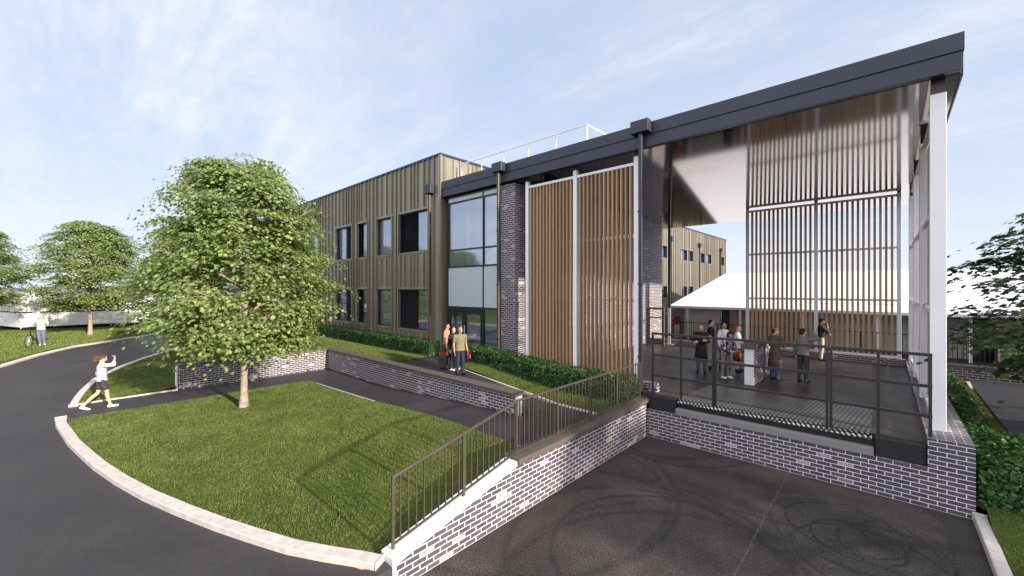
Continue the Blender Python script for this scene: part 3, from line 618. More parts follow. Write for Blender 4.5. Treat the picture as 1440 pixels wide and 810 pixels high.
    # rainwater goods
    for x, w, zb in ((-11.52, .28, 1.0), (-5.45, .28, 1.075)):
        p = MB(); p.box(x - .05, x + .05, 11.62, 11.72, zb, 9.0); dp = p.build('downpipe', 'brown_rail' if x < -9 else 'fascia_metal', t, .01)
        MB().box(x - w, x + w, 11.54, 11.795, 9.0, 9.37).build('hopper', 'fascia_metal', dp, .01)
        for z in (2.2, 4.4, 6.6): MB().box(x - .07, x + .07, 11.60, 11.735, z, z + .05).build('bracket', 'fascia_metal', dp)
entrance()
def roof_rail():
    t = thing('roof_guardrail', 'thin white guard rail standing on the flat roof edge', 'guard rail')
    Y = 12.8; xs = [-8.05 - 1.42 * i for i in range(6)]
    for x in xs: MB().tube([(x, Y, 9.1), (x, Y, 10.32)], .024).build('post', 'white_steel', t)
    for y in (14.6, 16.4, 18.2): MB().tube([(-8.05, y, 8.9), (-8.05, y, 10.32)], .024).build('post', 'white_steel', t)
    MB().tube([(-15.25, Y, 10.32), (-8.05, Y, 10.32), (-8.05, 18.3, 10.32)], .027).build('top_rail', 'white_steel', t)
roof_rail()

# ------------------------------------------------------------------ long classroom wing in bronze cladding
def wall_with_holes(m, a0, a1, z0, z1, holes, put):
    xs = sorted({a0, a1} | {h[0] for h in holes} | {h[1] for h in holes}); zs = sorted({z0, z1} | {h[2] for h in holes} | {h[3] for h in holes})
    for xa, xb in zip(xs[:-1], xs[1:]):
        run = None
        for za, zb in zip(zs[:-1], zs[1:]):
            hole = any(h[0] <= xa + 1e-6 and h[1] >= xb - 1e-6 and h[2] <= za + 1e-6 and h[3] >= zb - 1e-6 for h in holes)
            if hole:
                if run: put(xa, xb, run[0], run[1]); run = None
            else: run = (run[0], zb) if run else (za, zb)
        if run: put(xa, xb, run[0], run[1])
def wing():
    t = thing('classroom_wing', 'two-storey wing clad in ribbed bronze metal with two rows of windows', 'building')
    XL, XR, YF, YB, ZT = -46.0, -15.5, 11.8, 58.75, 10.62
    cols = [(-19.13, -16.39, 'L'), (-21.46, -19.75, 'G'), (-23.78, -22.45, 'S'), (-26.76, -24.43, 'R'), (-31.4, -29.5, 'G'), (-34.4, -32.6, 'L'), (-38.2, -36.4, 'G')]
    fh = [(a, b, z0, z1) for a, b, _ in cols for z0, z1 in ((2.14, 4.27), (6.1, 8.25))]
    sy = [(26.5, 28.2), (30.4, 32.2), (36.9, 38.9), (42.5, 44.3), (44.7, 46.1), (48.2, 49.9), (50.5, 52.5), (56.4, 57.8)]
    sh = [(a, b, z0, z1) for a, b in sy for z0, z1 in ((3.4, 4.5), (7.2, 8.35))]
    m = MB()
    wall_with_holes(m, XL, XR, .6, ZT, fh, lambda a, b, c, d: m.box(a, b, YF, YF + .3, c, d))
    wall_with_holes(m, YF + .3, YB, .6, ZT, sh, lambda a, b, c, d: m.box(XR - .3, XR, a, b, c, d))
    m.box(XL, XR - .3, YB - .3, YB, .6, ZT); m.box(XL, XL + .3, YF + .3, YB - .3, .6, ZT)
    w = m.build('wall', 'bronze_cladding', t)
    m = MB(); m.box(XL + .3, XR - .3, YF + .3, YB - .3, 10.2, 10.3); rf = m.build('roof', 'gravel_roof', t)
    m = MB(); m.box(XL - .04, XR + .07, YF - .07, YF + .34, ZT, ZT + .09); m.box(XR - .34, XR + .07, YF + .34, YB + .04, ZT, ZT + .09); m.build('parapet_cap', 'fascia_metal', rf)
    # standing seams, built as raised ribs
    m = MB(); x = XR - .06; i = 0; rr = random.Random(3)
    while x > XL:
        segs = [(1.15, ZT)]
        for a, b, z0, z1 in fh:
            if a - .05 < x < b + .05:
                new = []
                for s0, s1 in segs:
                    if z0 - .1 >= s1 or z1 + .1 <= s0: new.append((s0, s1)); continue
                    if z0 - .1 > s0: new.append((s0, z0 - .1))
                    if z1 + .1 < s1: new.append((z1 + .1, s1))
                segs = new
        for s0, s1 in segs: m.box(x - .02, x + .02, YF - .08, YF + .001, s0, s1)
        x -= rr.choice((.30, .42, .42, .55))
    m.build('seams', 'bronze_cladding', w)
    m = MB(); y = YF + .2
    while y < YB:
        segs = [(.7, ZT)]
        for a, b, z0, z1 in sh:
            if a - .05 < y < b + .05: segs = [q for s in segs for q in (((s[0], z0 - .08), (z1 + .08, s[1])) if s[0] < z0 < s[1] else (s,))]
        for s0, s1 in segs: m.box(XR - .001, XR + .05, y - .018, y + .018, s0, s1)
        y += rr.choice((.3, .42, .55))
    m.build('seams', 'bronze_cladding', w)
    # recessed band between the side windows
    m = MB(); m.box(XR + .002, XR + .012, YF + .1, 24, 1, 1.2); m.build('base_trim', 'brown_rail', w)
    MB().box(XR - .05, XR + .065, YF - .065, YF + .06, .9, ZT - .001).build('corner_trim', 'bronze_cladding', w)
    for a, b, k in cols:
        for z0, z1 in ((2.14, 4.27), (6.1, 8.25)):
            f = MB(); f.box(a - .03, a + .05, YF - .09, YF + .28, z0 - .03, z1 + .03); f.box(b - .05, b + .03, YF - .09, YF + .28, z0 - .03, z1 + .03); f.box(a + .05, b - .05, YF - .06, YF + .28, z0 - .03, z0 + .04); f.box(a + .05, b - .05, YF - .06, YF + .28, z1 - .04, z1 + .03)
            wn = f.build('window', 'bronze_cladding', t)
            fr = MB()
            for q in ((a + .051, a + .1, z0 + .04, z1 - .04), (b - .1, b - .051, z0 + .04, z1 - .04), (a + .1, b - .1, z0 + .041, z0 + .09), (a + .1, b - .1, z1 - .09, z1 - .041)): fr.box(q[0], q[1], YF + .05, YF + .13, q[2], q[3])
            fr.build('casement', 'frame_metal', wn)
            A, B = a + .05, b - .05; W = B - A
            spl = {'L': (A, A + W * .57, A + W * .57 + .07, B), 'G': (A, A + .06, A + .06, B), 'S': (A, A + W * .32, A + W * .32 + .03, B), 'R': (A + W * .5, B, A, A + W * .5 - .03)}[k]
            MB().box(spl[2], spl[3], YF + .14, YF + .15, z0 + .04, z1 - .04).build('pane', 'window_glass', wn)
            lv = MB(); lv.box(spl[0], spl[1], YF + .17, YF + .2, z0 + .04, z1 - .04)
            if k in 'LRS':
                z = z0 + .08
                while z < z1 - .08: lv.add([(spl[0], YF + .08, z), (spl[1], YF + .08, z), (spl[1], YF + .165, z + .05), (spl[0], YF + .165, z + .05)], [(0, 1, 2, 3)]); lv.add([(spl[0], YF + .08, z - .008), (spl[1], YF + .08, z - .008), (spl[1], YF + .165, z + .042), (spl[0], YF + .165, z + .042)], [(3, 2, 1, 0)]); z += .075
            lv.build('louvre', 'blind_dark', wn)
            MB().box(spl[2], spl[3], YF + .165, YF + .18, z0 + .04, z1 - .04).build('curtain', 'curtain' if (k != 'L' or z0 > 4) else 'render_grey', wn)
            MB().box(a, a + .02, YF + .3, YF + .6, z0, z1).box(b - .02, b, YF + .3, YF + .6, z0, z1).box(a, b, YF + .3, YF + .6, z1 - .02, z1).box(a, b, YF + .3, YF + .6, z0, z0 + .02).build('reveal', 'interior_wall', wn)
    for a, b, z0, z1 in sh:
        f = MB(); X0 = XR - .22
        f.box(X0, XR + .03, a, a + .05, z0, z1); f.box(X0, XR + .03, b - .05, b, z0, z1); f.box(X0, XR + .03, a + .05, b - .05, z0, z0 + .05); f.box(X0, XR + .03, a + .05, b - .05, z1 - .05, z1)
        wn = f.build('window', 'frame_metal', t); MB().box(XR - .15, XR - .14, a + .05, b - .05, z0 + .05, z1 - .05).build('pane', 'window_glass', wn)
        MB().box(XR - .5, XR - .48, a, b, z0 - .02, z1 + .02).build('curtain', 'curtain', wn)
    # flat infill panels between side windows
    m = MB()
    for a, b in ((38.9, 42.5), (46.1, 48.2), (52.5, 56.4)): m.box(XR + .052, XR + .07, a + .3, b - .3, 7.2, 8.35)
    m.build('infill_panel', 'coping_stone' if False else 'brown_rail', w) if False else None
    p = MB().box(-16.22, -16.12, YF - .19, YF - .09, 1.1, 8.9).build('downpipe', 'brown_rail', t, .01); MB().box(-16.42, -15.92, YF - .3, YF - .062, 8.85, 9.28).build('hopper', 'fascia_metal', p, .01)
    for y in (39.65, 47.9, 55.9):
        p = MB().box(XR + .08, XR + .2, y - .06, y + .06, .95, 9.0).build('downpipe', 'brown_rail', t, .01); MB().box(XR + .055, XR + .3, y - .22, y + .22, 8.9, 9.35).build('hopper', 'fascia_metal', p)
wing()

# ------------------------------------------------------------------ covered walkway and its courtyard fence
def walkway():
    t = thing('covered_walkway', 'low building under a broad white membrane roof beyond the dock', 'building')
    m = MB(); xa, xb = -10.6, 45
    m.add([(x, y, z) for x in (xa, xb) for y, z in ((27.0, 2.98), (27.0, 3.12), (40, 5.6), (54, 3.1), (54, 2.98), (40, 5.4))], [(0, 1, 2, 5), (2, 3, 4, 5), (11, 8, 7, 6), (11, 10, 9, 8), (0, 6, 7, 1), (1, 7, 8, 2), (2, 8, 9, 3), (3, 9, 10, 4), (4, 10, 11, 5), (5, 11, 6, 0)])
    m.build('roof', 'membrane', t)
    for i in range(9):
        x = -9.5 + i * 3.08; MB().box(x - .06, x + .06, 27.25, 27.37, .94, 3.02).build('post', 'white_steel', t, .006)
    MB().box(-10.2, -7.9, 28.6, 28.8, .9, 3.45).build('wall', 'render_wall', t); MB().box(-3.4, 3.0, 28.6, 28.8, .9, 3.45).build('wall', 'render_grey', t)
    MB().box(-15.4, -10.25, 29.0, 29.4, .9, 3.1).build('brick_wall', 'brick', t)
    m = MB(); m.box(-7.9, -3.4, 28.9, 29, .9, 3.45); m.box(3.0, 24, 28.9, 29, .9, 3.45); m.build('dark_backing', 'frame_metal', t)
    for a, b in ((-7.3, -3.42), (3.6, 22)):
        yy, zz = (28.5, 3.2) if a < 0 else (27.5, 3.0)
        m = MB(); x = a
        while x < b: m.box(x, x + .15, yy, yy + .06, .95, zz); x += .27
        m.build('timber_screen', 'sunlit_timber', t)
        m = MB(); m.box(a, b, yy + .1, yy + .12, .95, zz); m.build('screen_backing', 'render_grey', t)
walkway()
def bar_fence(name, label, x0, x1, y, z0, z1, group=None, mat_='black_rail', step=.13, ps=2.2):
    t = thing(name, label, 'fence', (0, 0, 0), 0, group)
    m = MB(); m.box(x0, x1, y - .025, y + .025, z1 - .04, z1); m.build('top_rail', mat_, t)
    m = MB(); m.box(x0, x1, y - .018, y + .018, z0 + .06, z0 + .09); m.build('bottom_rail', mat_, t)
    m = MB(); x = x0 + step
    while x < x1: m.box(x - .009, x + .009, y - .009, y + .009, z0 + .09, z1 - .04); x += step
    m.build('upright_bars', mat_, t)
    n = max(1, round((x1 - x0) / ps))
    for i in range(n + 1): x = x0 + (x1 - x0) * i / n; MB().box(x - .025, x + .025, y - .03, y + .03, z0, z1).build('post', mat_, t)
    return t
bar_fence('bar_fence', 'black metal bar fence in front of the white roofed building, seen past the dock', -9.4, 3.4, 25.8, .94, 2.2)
bar_fence('bar_fence', 'black metal bar fence on top of the low brick wall behind the side path', 1.5, 21.5, 22.5, 1.42, 2.62)
def back_wall():
    t = thing('boundary_wall', 'low brick wall closing the side path beside the grass strip', 'wall')
    MB().box(1.245, 22, 22.4, 22.62, .5, 1.32).build('brickwork', 'brick', t); MB().box(1.245, 22, 22.36, 22.68, 1.32, 1.42).build('coping', 'coping_stone', t, .01)
back_wall()

def white_building():
    t = thing('low_pavilion', 'long low white-clad building raised over a dark base beyond the road', 'building')
    C = Vector((-48.7, -2.8)); A = C + Vector((-.95, -.32)) * 34; B = Vector((-48.7, 27.0)); D = Vector((-78, 27)); 
    poly = lambda k: [tuple(C + Vector((-k, k * .8))), (B.x - k, B.y - k), (D.x + k, D.y - k), (A.x + k, A.y + k * 1.3)]
    MB().prism([p for p in poly(.02)], 2.46, 3.85).build('upper_wall', 'white_clad', t)
    MB().prism([p for p in poly(-.05)], 1.28, 2.34).build('lower_wall', 'white_clad', t)
    MB().prism([p for p in poly(.3)], 2.34, 2.46).build('shadow_gap', 'frame_metal', t)
    MB().prism([p for p in poly(2.2)], .5, 1.28).build('base', 'coping_stone', t)
    MB().prism([p for p in poly(5)], 3.85, 4.28).build('roof', 'roof_grey', t)
    m = MB(); y = C.y + .3; x = C.x - .02
    while y < B.y: m.box(x, x + .05, y, y + .05, 2.47, 3.82); y += .42
    d = (A - C).normalized(); n = Vector((d.y, -d.x)); 
    if n.x < 0: n = -n
    s = .4
    while s < 30: p = C + d * s; m.beam((p.x, p.y, 2.47), (p.x, p.y, 3.82), .06, .06); s += .42
    m.build('cladding_ribs', 'white_clad', t)
    m = MB()
    for y in np.arange(C.y + .6, B.y, 5.2): m.box(C.x - .25, C.x + .04, y, y + .35, 2.345, 2.455)
    m.build('spacer', 'white_clad', t)
white_building()

# ------------------------------------------------------------------ vegetation
MAPLE = np.array([(0, -.5), (.10, -.30), (.42, -.36), (.30, -.12), (.56, .10), (.26, .14), (.20, .30), (0, .56), (-.20, .30), (-.26, .14), (-.56, .10), (-.30, -.12), (-.42, -.36), (-.10, -.30)])
OVAL = np.array([(0, -.5), (.26, -.22), (.30, .08), (0, .5), (-.30, .08), (-.26, -.22)])
def leaves(name, P, N, size, tmpl, material, parent, jitter=.5, cup=.12):
    """one flat leaf per point P with normal about N"""
    n = len(P); N = N + rng.normal(0, jitter, (n, 3)); N /= np.linalg.norm(N, axis=1)[:, None]
    r = rng.normal(0, 1, (n, 3)); U = np.cross(N, r); U /= np.linalg.norm(U, axis=1)[:, None]; W = np.cross(N, U)
    k = len(tmpl); s = size * rng.uniform(.7, 1.25, n)
    V = P[:, None, :] + s[:, None, None] * (tmpl[None, :, 0:1] * U[:, None, :] + tmpl[None, :, 1:2] * W[:, None, :] - cup * (np.abs(tmpl[:, 0]) ** 1.0 + .4 * tmpl[:, 1] ** 2)[None, :, None] * 1.6 * N[:, None, :])
    return raw_mesh(name, V.reshape(-1, 3), n, k, material, parent)
def make_tree(name, label, H, Rm, z0, profile, nclus, per, leafsize, material, seed, group=None, flat=.16, clr=.55):
    rr = random.Random(seed); t = thing(name, label, 'tree', group=group)
    tr = MB(); base = [(0, 0, -.15, .20), (0, 0, .06, .145), (.01, .0, .5, .105), (.02, .01, z0, .088)]
    lean = (rr.uniform(-.1, .1), rr.uniform(-.1, .1))
    for k in range(1, 7): f = k / 6; base.append((.02 + lean[0] * f + .05 * math.sin(5 * f), .01 + lean[1] * f + .05 * math.cos(4 * f) - .05, z0 + (H * .95 - z0) * f, .085 * (1 - f) ** .8 + .01))
    tr.tube([b[:3] for b in base], [b[3] for b in base], 12)
    def trunk_at(z):
        for a, b in zip(base[:-1], base[1:]):
            if a[2] <= z <= b[2]: f = (z - a[2]) / (b[2] - a[2]); return Vector((a[0] + (b[0] - a[0]) * f, a[1] + (b[1] - a[1]) * f, z)), a[3] + (b[3] - a[3]) * f
        return Vector(base[-1][:3]), base[-1][3]
    def prof(h):
        for (a, ra), (b, rb) in zip(profile[:-1], profile[1:]):
            if a <= h <= b: return ra + (rb - ra) * (h - a) / (b - a)
        return profile[-1][1]
    limbs = []; nl = 34
    for i in range(nl):
        h = (i + .5) / nl; ang = i * 2.39996 + rr.uniform(-.3, .3); zt = z0 + (H - z0) * (.02 + .86 * h)
        ze = z0 + (H - z0) * min(.99, h * .98 + .05); L = Rm * prof(min(1, max(0, h))) * rr.uniform(.78, 1.05)
        p0, r0 = trunk_at(max(z0 * .98, zt - .32 * L)); d = Vector((math.cos(ang), math.sin(ang), 0)); side = Vector((-d.y, d.x, 0))
        pts = [p0]; q = Vector((p0.x, p0.y, 0))
        for k in range(1, 7):
            f = k / 6; pts.append(q + d * L * f + side * (rr.uniform(-.12, .12) * L * f) + Vector((0, 0, p0.z + (ze - p0.z) * (f ** .75) + rr.uniform(-.05, .05) - (.18 * f * f * L if h < .35 else 0))))
        rb = min(r0 * .62, .02 + .012 * L); tr.tube(pts, [rb * (1 - .85 * k / 6) + .004 for k in range(7)], 6)
        limbs.append((pts, rb, h))
    P = []; N = []; cnt = 0
    while cnt < nclus:
        pts, rb, h = rr.choice(limbs); f = clr * .6 + (1 - clr * .6) * rr.random() ** .65; idx = f * 6; a = min(5, int(idx)); c = pts[a].lerp(pts[a + 1], idx - a)
        L = (pts[-1] - pts[0]).length; off = rr.gauss(0, 1); d = (pts[-1] - pts[0]); d.z = 0; d.normalize(); side = Vector((-d.y, d.x, 0))
        spread = .16 * L + .30
        e = c + side * off * spread + d * rr.uniform(-.05, .3) + Vector((0, 0, rr.gauss(.02, .20)))
        hh = (e.z - z0) / (H - z0); rad = math.hypot(e.x, e.y)
        if hh < -.08 or hh > 1.03: continue
        lim = Rm * prof(min(1, max(0, hh))) * (1 + .12 * math.sin(3 * math.atan2(e.y, e.x) + seed + 5 * hh) + .16 * math.sin(5 * math.atan2(e.y, e.x) + 2 * seed + 14 * hh) + .08 * math.sin(31 * hh + 2 * math.atan2(e.y, e.x)))
        if rad > lim + .12 or rad < .16 * Rm: continue
        cnt += 1
        mid = c.lerp(e, .5) + Vector((0, 0, .04)); tr.tube([c, mid, e], [.010, .007, .003], 4, False)
        out = Vector((e.x, e.y, 0)); out = out.normalized() if out.length > .01 else out
        m = int(per * rr.uniform(.6, 1.4)); rx = rr.uniform(.16, .40)
        g = rng.normal(0, 1, (m, 3)) * np.array([rx, rx, flat if flat < .1 else .07]); 
        drop = -(np.linalg.norm(g[:, :2], axis=1) ** 2) * .5
        p = np.array(e) + g; p[:, 2] += drop + (g[:, :2] @ np.array([out.x, out.y])) * -.28
        P.append(p); N.append(np.tile(np.array([out.x * .55, out.y * .55, 1.0]), (m, 1)) + np.concatenate([g[:, :2] * .9, np.zeros((m, 1))], 1))
    tr.build('trunk', 'bark', t, smooth=True)
    leaves('crown', np.concatenate(P), np.concatenate(N), leafsize, MAPLE, material, t, .38)
    return t
PROF = [(-.1, .45), (0, .60), (.08, .84), (.2, 1.0), (.38, 1.04), (.5, .97), (.6, .90), (.7, .82), (.8, .72), (.9, .56), (.96, .40), (1.05, .16)]
def copy_tree(o, loc, rz, sc, label, group):
    c = o.copy(); COL.objects.link(c); c.location = loc; c.rotation_euler = (0, 0, rz); c.scale = sc if isinstance(sc, tuple) else (sc,) * 3; c['label'] = label; c['group'] = group
    for ch in list(o.children):
        k = ch.copy(); COL.objects.link(k); k.parent = c
    return c
GT = 'young maples planted along the road and lawns'
tree = make_tree('maple_tree', 'large leafy green maple on the open front lawn before the brick wall', 8.15, 2.5, 1.95, PROF, 640, 82, .100, 'maple_leaf', 5, GT, .045)
tree.location = (-15.44, 3.77, .38); tree.rotation_euler = (0, 0, R(20))
copy_tree(tree, (-41.05, .76, .97), R(140), (1.12, 1.12, .98), 'mid-distance maple rising by the low white building across the road', GT)
copy_tree(tree, (-45.5, -4.9, .97), R(250), (1.1, 1.1, .93), 'maple cut off by the picture edge next to the low white building', GT)
copy_tree(tree, (-24.6, 3.9, .78), R(75), (.98, .98, .80), 'maple just behind the brick wall end, its crown merging with the large one', GT)
copy_tree(tree, (-23.85, 7.9, 1.15), R(310), (.72, .72, .72), 'smaller maple between the brick wall and the bronze clad wing', GT)
t2 = make_tree('maple_tree', 'dark green maple reaching in beside the side path with jagged leaves', 8.6, 3.7, 2.0, PROF, 400, 30, .19, 'dark_maple_leaf', 11, GT)
t2.scale = (1, 1, .70); t2.location = (4.9, 16.4, .85); t2.rotation_euler = (0, 0, R(60))

copy_tree(t2, (15.5, 9.6, .2), R(10), (.8, .8, .95), 'maple on the grass east of the yard, outside the picture, shading the ramp wall', GT)

def hedge(label, poly_x, poly_y, z0f, hgt, dens, leaf, seed):
    """box hedge x0..x1, y0..y1"""
    x0, x1 = poly_x; y0, y1 = poly_y; t = thing('hedge', label, 'hedge')
    m = MB(); n = 24; along_x = (x1 - x0) > (y1 - y0)
    vs = []; k = .09
    for i in range(n + 1):
        f = i / n
        if along_x:
            x = x0 + k + (x1 - x0 - 2 * k) * f; q = [(x, y0 + k), (x, y1 - k)]
        else:
            y = y0 + k + (y1 - y0 - 2 * k) * f; q = [(x1 - k, y), (x0 + k, y)]
        for (a, b) in q:
            z = float(z0f(a, b)); vs += [(a, b, z - .1), (a, b, z + hgt - .08)]
    fs = []
    for i in range(n):
        a = i * 4; b = a + 4
        fs += [(a, b, b + 1, a + 1), (a + 3, b + 3, b + 2, a + 2), (a + 1, b + 1, b + 3, a + 3)]
    fs += [(0, 1, 3, 2), (n * 4 + 2, n * 4 + 3, n * 4 + 1, n * 4)]
    m.add(vs, fs); m.build('inner_twigs', 'hedge_core', t)
    Lx, Ly = x1 - x0, y1 - y0; P = []; N = []
    for face, area in (('top', Lx * Ly), ('s', Lx * hgt), ('n', Lx * hgt), ('e', Ly * hgt), ('w', Ly * hgt)):
        c = int(area * dens); u = rng.random(c); v = rng.random(c); w = rng.normal(0, .035, c)
        lump = .05 * np.sin(u * max(Lx, Ly) * 5.1 + 2 * np.sin(v * 5)) * np.sin(v * 6 + u * 9)
        w = w + lump
        if face == 'top': x = x0 + u * Lx; y = y0 + v * Ly; z = z0f(x, y) + hgt + w; nn = (0, 0, 1)
        elif face == 's': x = x0 + u * Lx; y = y0 - w; z = z0f(x, y) + .03 + v * (hgt - .02); nn = (0, -1, .35)
        elif face == 'n': x = x0 + u * Lx; y = y1 + w; z = z0f(x, y) + .03 + v * (hgt - .02); nn = (0, 1, .35)
        elif face == 'e': y = y0 + u * Ly; x = x1 + w; z = z0f(x, y) + .03 + v * (hgt - .02); nn = (1, 0, .35)
        else: y = y0 + u * Ly; x = x0 - w; z = z0f(x, y) + .03 + v * (hgt - .02); nn = (-1, 0, .35)
        P.append(np.stack([x, y, z], 1)); N.append(np.tile(np.array(nn, float), (c, 1)))
    leaves('foliage', np.concatenate(P), np.concatenate(N), leaf, OVAL, 'hedge_leaf', t, .55, .2)
    return t
hedge('long clipped green hedge at the foot of the bronze clad wing', (-38, -15.35), (11.0, 11.65), lambda x, y: h_terr(x, y), .62, 520, .075, 1)
hedge('clipped green hedge below the timber slat screen by the entrance', (-12.5, -5.55), (10.9, 11.7), lambda x, y: 1.16 - .26 * sm((np.asarray(x) + 12.3) / 5), .68, 800, .065, 2)
hedge('broad leafy hedge beside the dock wall and the side path', (1.3, 1.74), (11.45, 21.6), lambda x, y: h_right(x, y), .34, 650, .085, 3)
hedge('leafy hedge end block at the corner of the dock pier', (1.3, 2.2), (11.35, 12.7), lambda x, y: h_right(x, y) - .1, .85, 800, .085, 4)

# ------------------------------------------------------------------ people
def finish_blob(m, name, material, parent, vox=.010, smooth=2):
    me = bpy.data.meshes.new(name); me.from_pydata(m.v, [], m.f); me.update(); o = bpy.data.objects.new(name + '_tmp', me); COL.objects.link(o)
    r = o.modifiers.new('r', 'REMESH'); r.mode = 'VOXEL'; r.voxel_size = vox; r.use_smooth_shade = True
    s = o.modifiers.new('s', 'SMOOTH'); s.iterations = smooth; s.factor = .5
    dg = bpy.context.evaluated_depsgraph_get(); ev = o.evaluated_get(dg); nm = bpy.data.meshes.new_from_object(ev); nm.name = name
    bpy.data.objects.remove(o); bpy.data.meshes.remove(me)
    nm.materials.clear(); nm.materials.append(MATS[material]); nm.polygons.foreach_set('use_smooth', [True] * len(nm.polygons))
    return link(name, nm, parent)
def loft(m, rings, n=24, fold=0):
    vs = [p + Vector((a * math.cos(2 * math.pi * k / n) * (1 + fold * math.sin(5 * 2 * math.pi * k / n + 40 * p.z)), b * math.sin(2 * math.pi * k / n) * (1 + fold * math.sin(4 * 2 * math.pi * k / n + 25 * p.z)), 0)) for p, a, b in rings for k in range(n)]
    L = len(rings); m.add(vs, [(i * n + k, i * n + (k + 1) % n, (i + 1) * n + (k + 1) % n, (i + 1) * n + k) for i in range(L - 1) for k in range(n)] + [tuple(range(n))[::-1], tuple(range((L - 1) * n, L * n))])
TORSO = [(.90, .160, .116), (1.0, .153, .112), (1.10, .147, .107), (1.20, .154, .112), (1.30, .168, .117), (1.38, .170, .108), (1.43, .140, .088), (1.475, .068, .064)]
def hand(m, wrist, d, normal, thumb, s=1.0, curl=.5):
    """palm and five fingers; d = direction of the hand, normal = back of the hand, thumb = side the thumb leaves on"""
    d = Vector(d).normalized(); n = Vector(normal); n = (n - d * n.dot(d)).normalized(); sd_ = d.cross(n).normalized()
    if sd_.dot(Vector(thumb)) < 0: sd_ = -sd_
    w = Vector(wrist); pc = w + d * .05 * s
    rot = Matrix((sd_, n, d)).transposed(); m.ball(pc, (.040 * s, .017 * s, .052 * s), 12, 8, rot)
    for i, (off, ln) in enumerate(((.030, .070), (.010, .080), (-.010, .075), (-.029, .058))):
        b = w + d * .088 * s + sd_ * off * s; p = b; dd = d.copy()
        for k in range(3):
            dd = (dd - n * curl * (.35 + .25 * k)).normalized(); q = p + dd * ln * s * (.45, .32, .26)[k]; m.cap(p, .0088 * s, q, .0078 * s, 8); p = q
    b = w + d * .028 * s + sd_ * .026 * s; p = b; dd = (d * .7 + sd_ * .75).normalized()
    for k in range(2): q = p + dd * .036 * s; m.cap(p, .0105 * s, q, .009 * s, 8); p = q; dd = (dd + d * .5 - n * curl * .5).normalized()
def person(label, loc, face_deg, H=1.75, skin='skin_fair', hair='hair_dark', hairstyle='short', top='cloth_white', bottom='denim', shoes='shoe_black', sleeve='long', coat=None, skirt=None, legwear='long',
           arms=None, legs=None, bend=0.0, headturn=0, headtilt=0, cap=None, hem=.92, beard=None, coatlen=.45, group=None, w=1.0):
    """front is +Y in local space, the right hand is at +X; then the whole figure turns"""
    s = H / 1.75; t = thing('person', label, 'person', loc, R(face_deg - 90), group, s)
    B = lambda x, y, z: Vector((x, y, z)) if z < .95 else Vector((x, y * math.cos(bend) + (z - .95) * math.sin(bend), .95 + (z - .95) * math.cos(bend) - y * math.sin(bend)))
    sh = {1: B(.185 * w, 0, 1.41), -1: B(-.185 * w, 0, 1.41)}; hip = {1: Vector((.092, 0, .90)), -1: Vector((-.092, 0, .90))}
    A = {1: ((.25, -.02, 1.12), (.26, .06, .87)), -1: ((-.25, -.02, 1.12), (-.26, .06, .87))}
    if arms: A.update(arms)
    G = {1: ((.10, .01, .49), (.11, -.02, .09), 0), -1: ((-.10, .02, .49), (-.12, .01, .09), 0)}
    if legs: G.update(legs)
    hc = B(0, .02, 1.625); hr = Matrix.Rotation(R(headturn), 3, 'Z') @ Matrix.Rotation(-R(headtilt) - bend * .6, 3, 'X')
    hp = lambda x, y, z: hc + hr @ Vector((x, y, z))
    b = MB()
    b.ball(hp(0, -.008, .022), (.075, .094, .095), 20, 14, hr); b.ball(hp(0, .018, -.045), (.056, .066, .070), 16, 10, hr); b.ball(hp(0, .055, -.085), (.026, .022, .022), 10, 8, hr)
    b.cap(hp(0, .082, .012), .011, hp(0, .103, -.022), .014, 8); b.ball(hp(0, .085, -.058), (.024, .014, .008), 10, 6, hr); b.ball(hp(0, .078, .035), (.050, .014, .009), 10, 6, hr)
    for e in (1, -1): b.ball(hp(.075 * e, -.005, -.005), (.010, .018, .030), 8, 8, hr); b.ball(hp(.045 * e, .055, -.03), (.022, .022, .025), 8, 8, hr)
    b.cap(B(0, -.01, 1.42), .058, hp(0, -.02, -.06), .052)
    loft(b, [(B(0, -.005, z), (a_ - .022) * w, (b_ - .022) * w) for z, a_, b_ in TORSO]); b.ball((0, -.012, .93), (.145, .100, .09), 16, 12)
    b.cap(sh[-1] * .86 + sh[1] * .14, .056, sh[1] * .86 + sh[-1] * .14, .056)
    for e in (1, -1):
        el, wr = Vector(A[e][0]), Vector(A[e][1]); b.cap(sh[e], .052, el, .038); b.cap(el, .038, wr, .026)
        hd = (wr - el).normalized()
        hn = Vector(A[e][2]) if len(A[e]) > 2 else Vector((e, 0, .01)); th = Vector(A[e][3]) if len(A[e]) > 3 else Vector((0, 1, .2)); cu = A[e][4] if len(A[e]) > 4 else .35
        if abs(hn.normalized().dot(hd)) > .95: hn = Vector((0, .3, 1))
        if len(A[e]) > 5: hd = Vector(A[e][5])
        hand(b, wr, hd, hn, th, 1.0, cu)
        kn, an, fdeg = Vector(G[e][0]), Vector(G[e][1]), G[e][2]
        b.cap(hip[e], .082, kn, .052); b.cap(kn + Vector((0, -.008, -.02)), .052, kn.lerp(an, .35) + Vector((0, -.015, 0)), .052); b.cap(kn.lerp(an, .35) + Vector((0, -.015, 0)), .050, an, .036)
        fd = Matrix.Rotation(R(fdeg), 3, 'X') @ Vector((.08 * e, 1, 0)).normalized(); heel = an + Vector((0, -.03, -.045)); toe = heel + fd * .20
        b.cap(heel, .035, toe, .026)
    finish_blob(b, 'body', skin, t, .010, 2)
    # face marks
    for e in (1, -1): MB().ball(hp(.030 * e, .083, .012), (.011, .007, .006), 8, 6, hr).build('eye', 'hair_dark', t, smooth=True)
    MB().ball(hp(0, .098, -.058), (.020, .005, .005), 8, 6, hr).build('mouth', 'lips', t, smooth=True)
    # hair or cap
    h = MB()
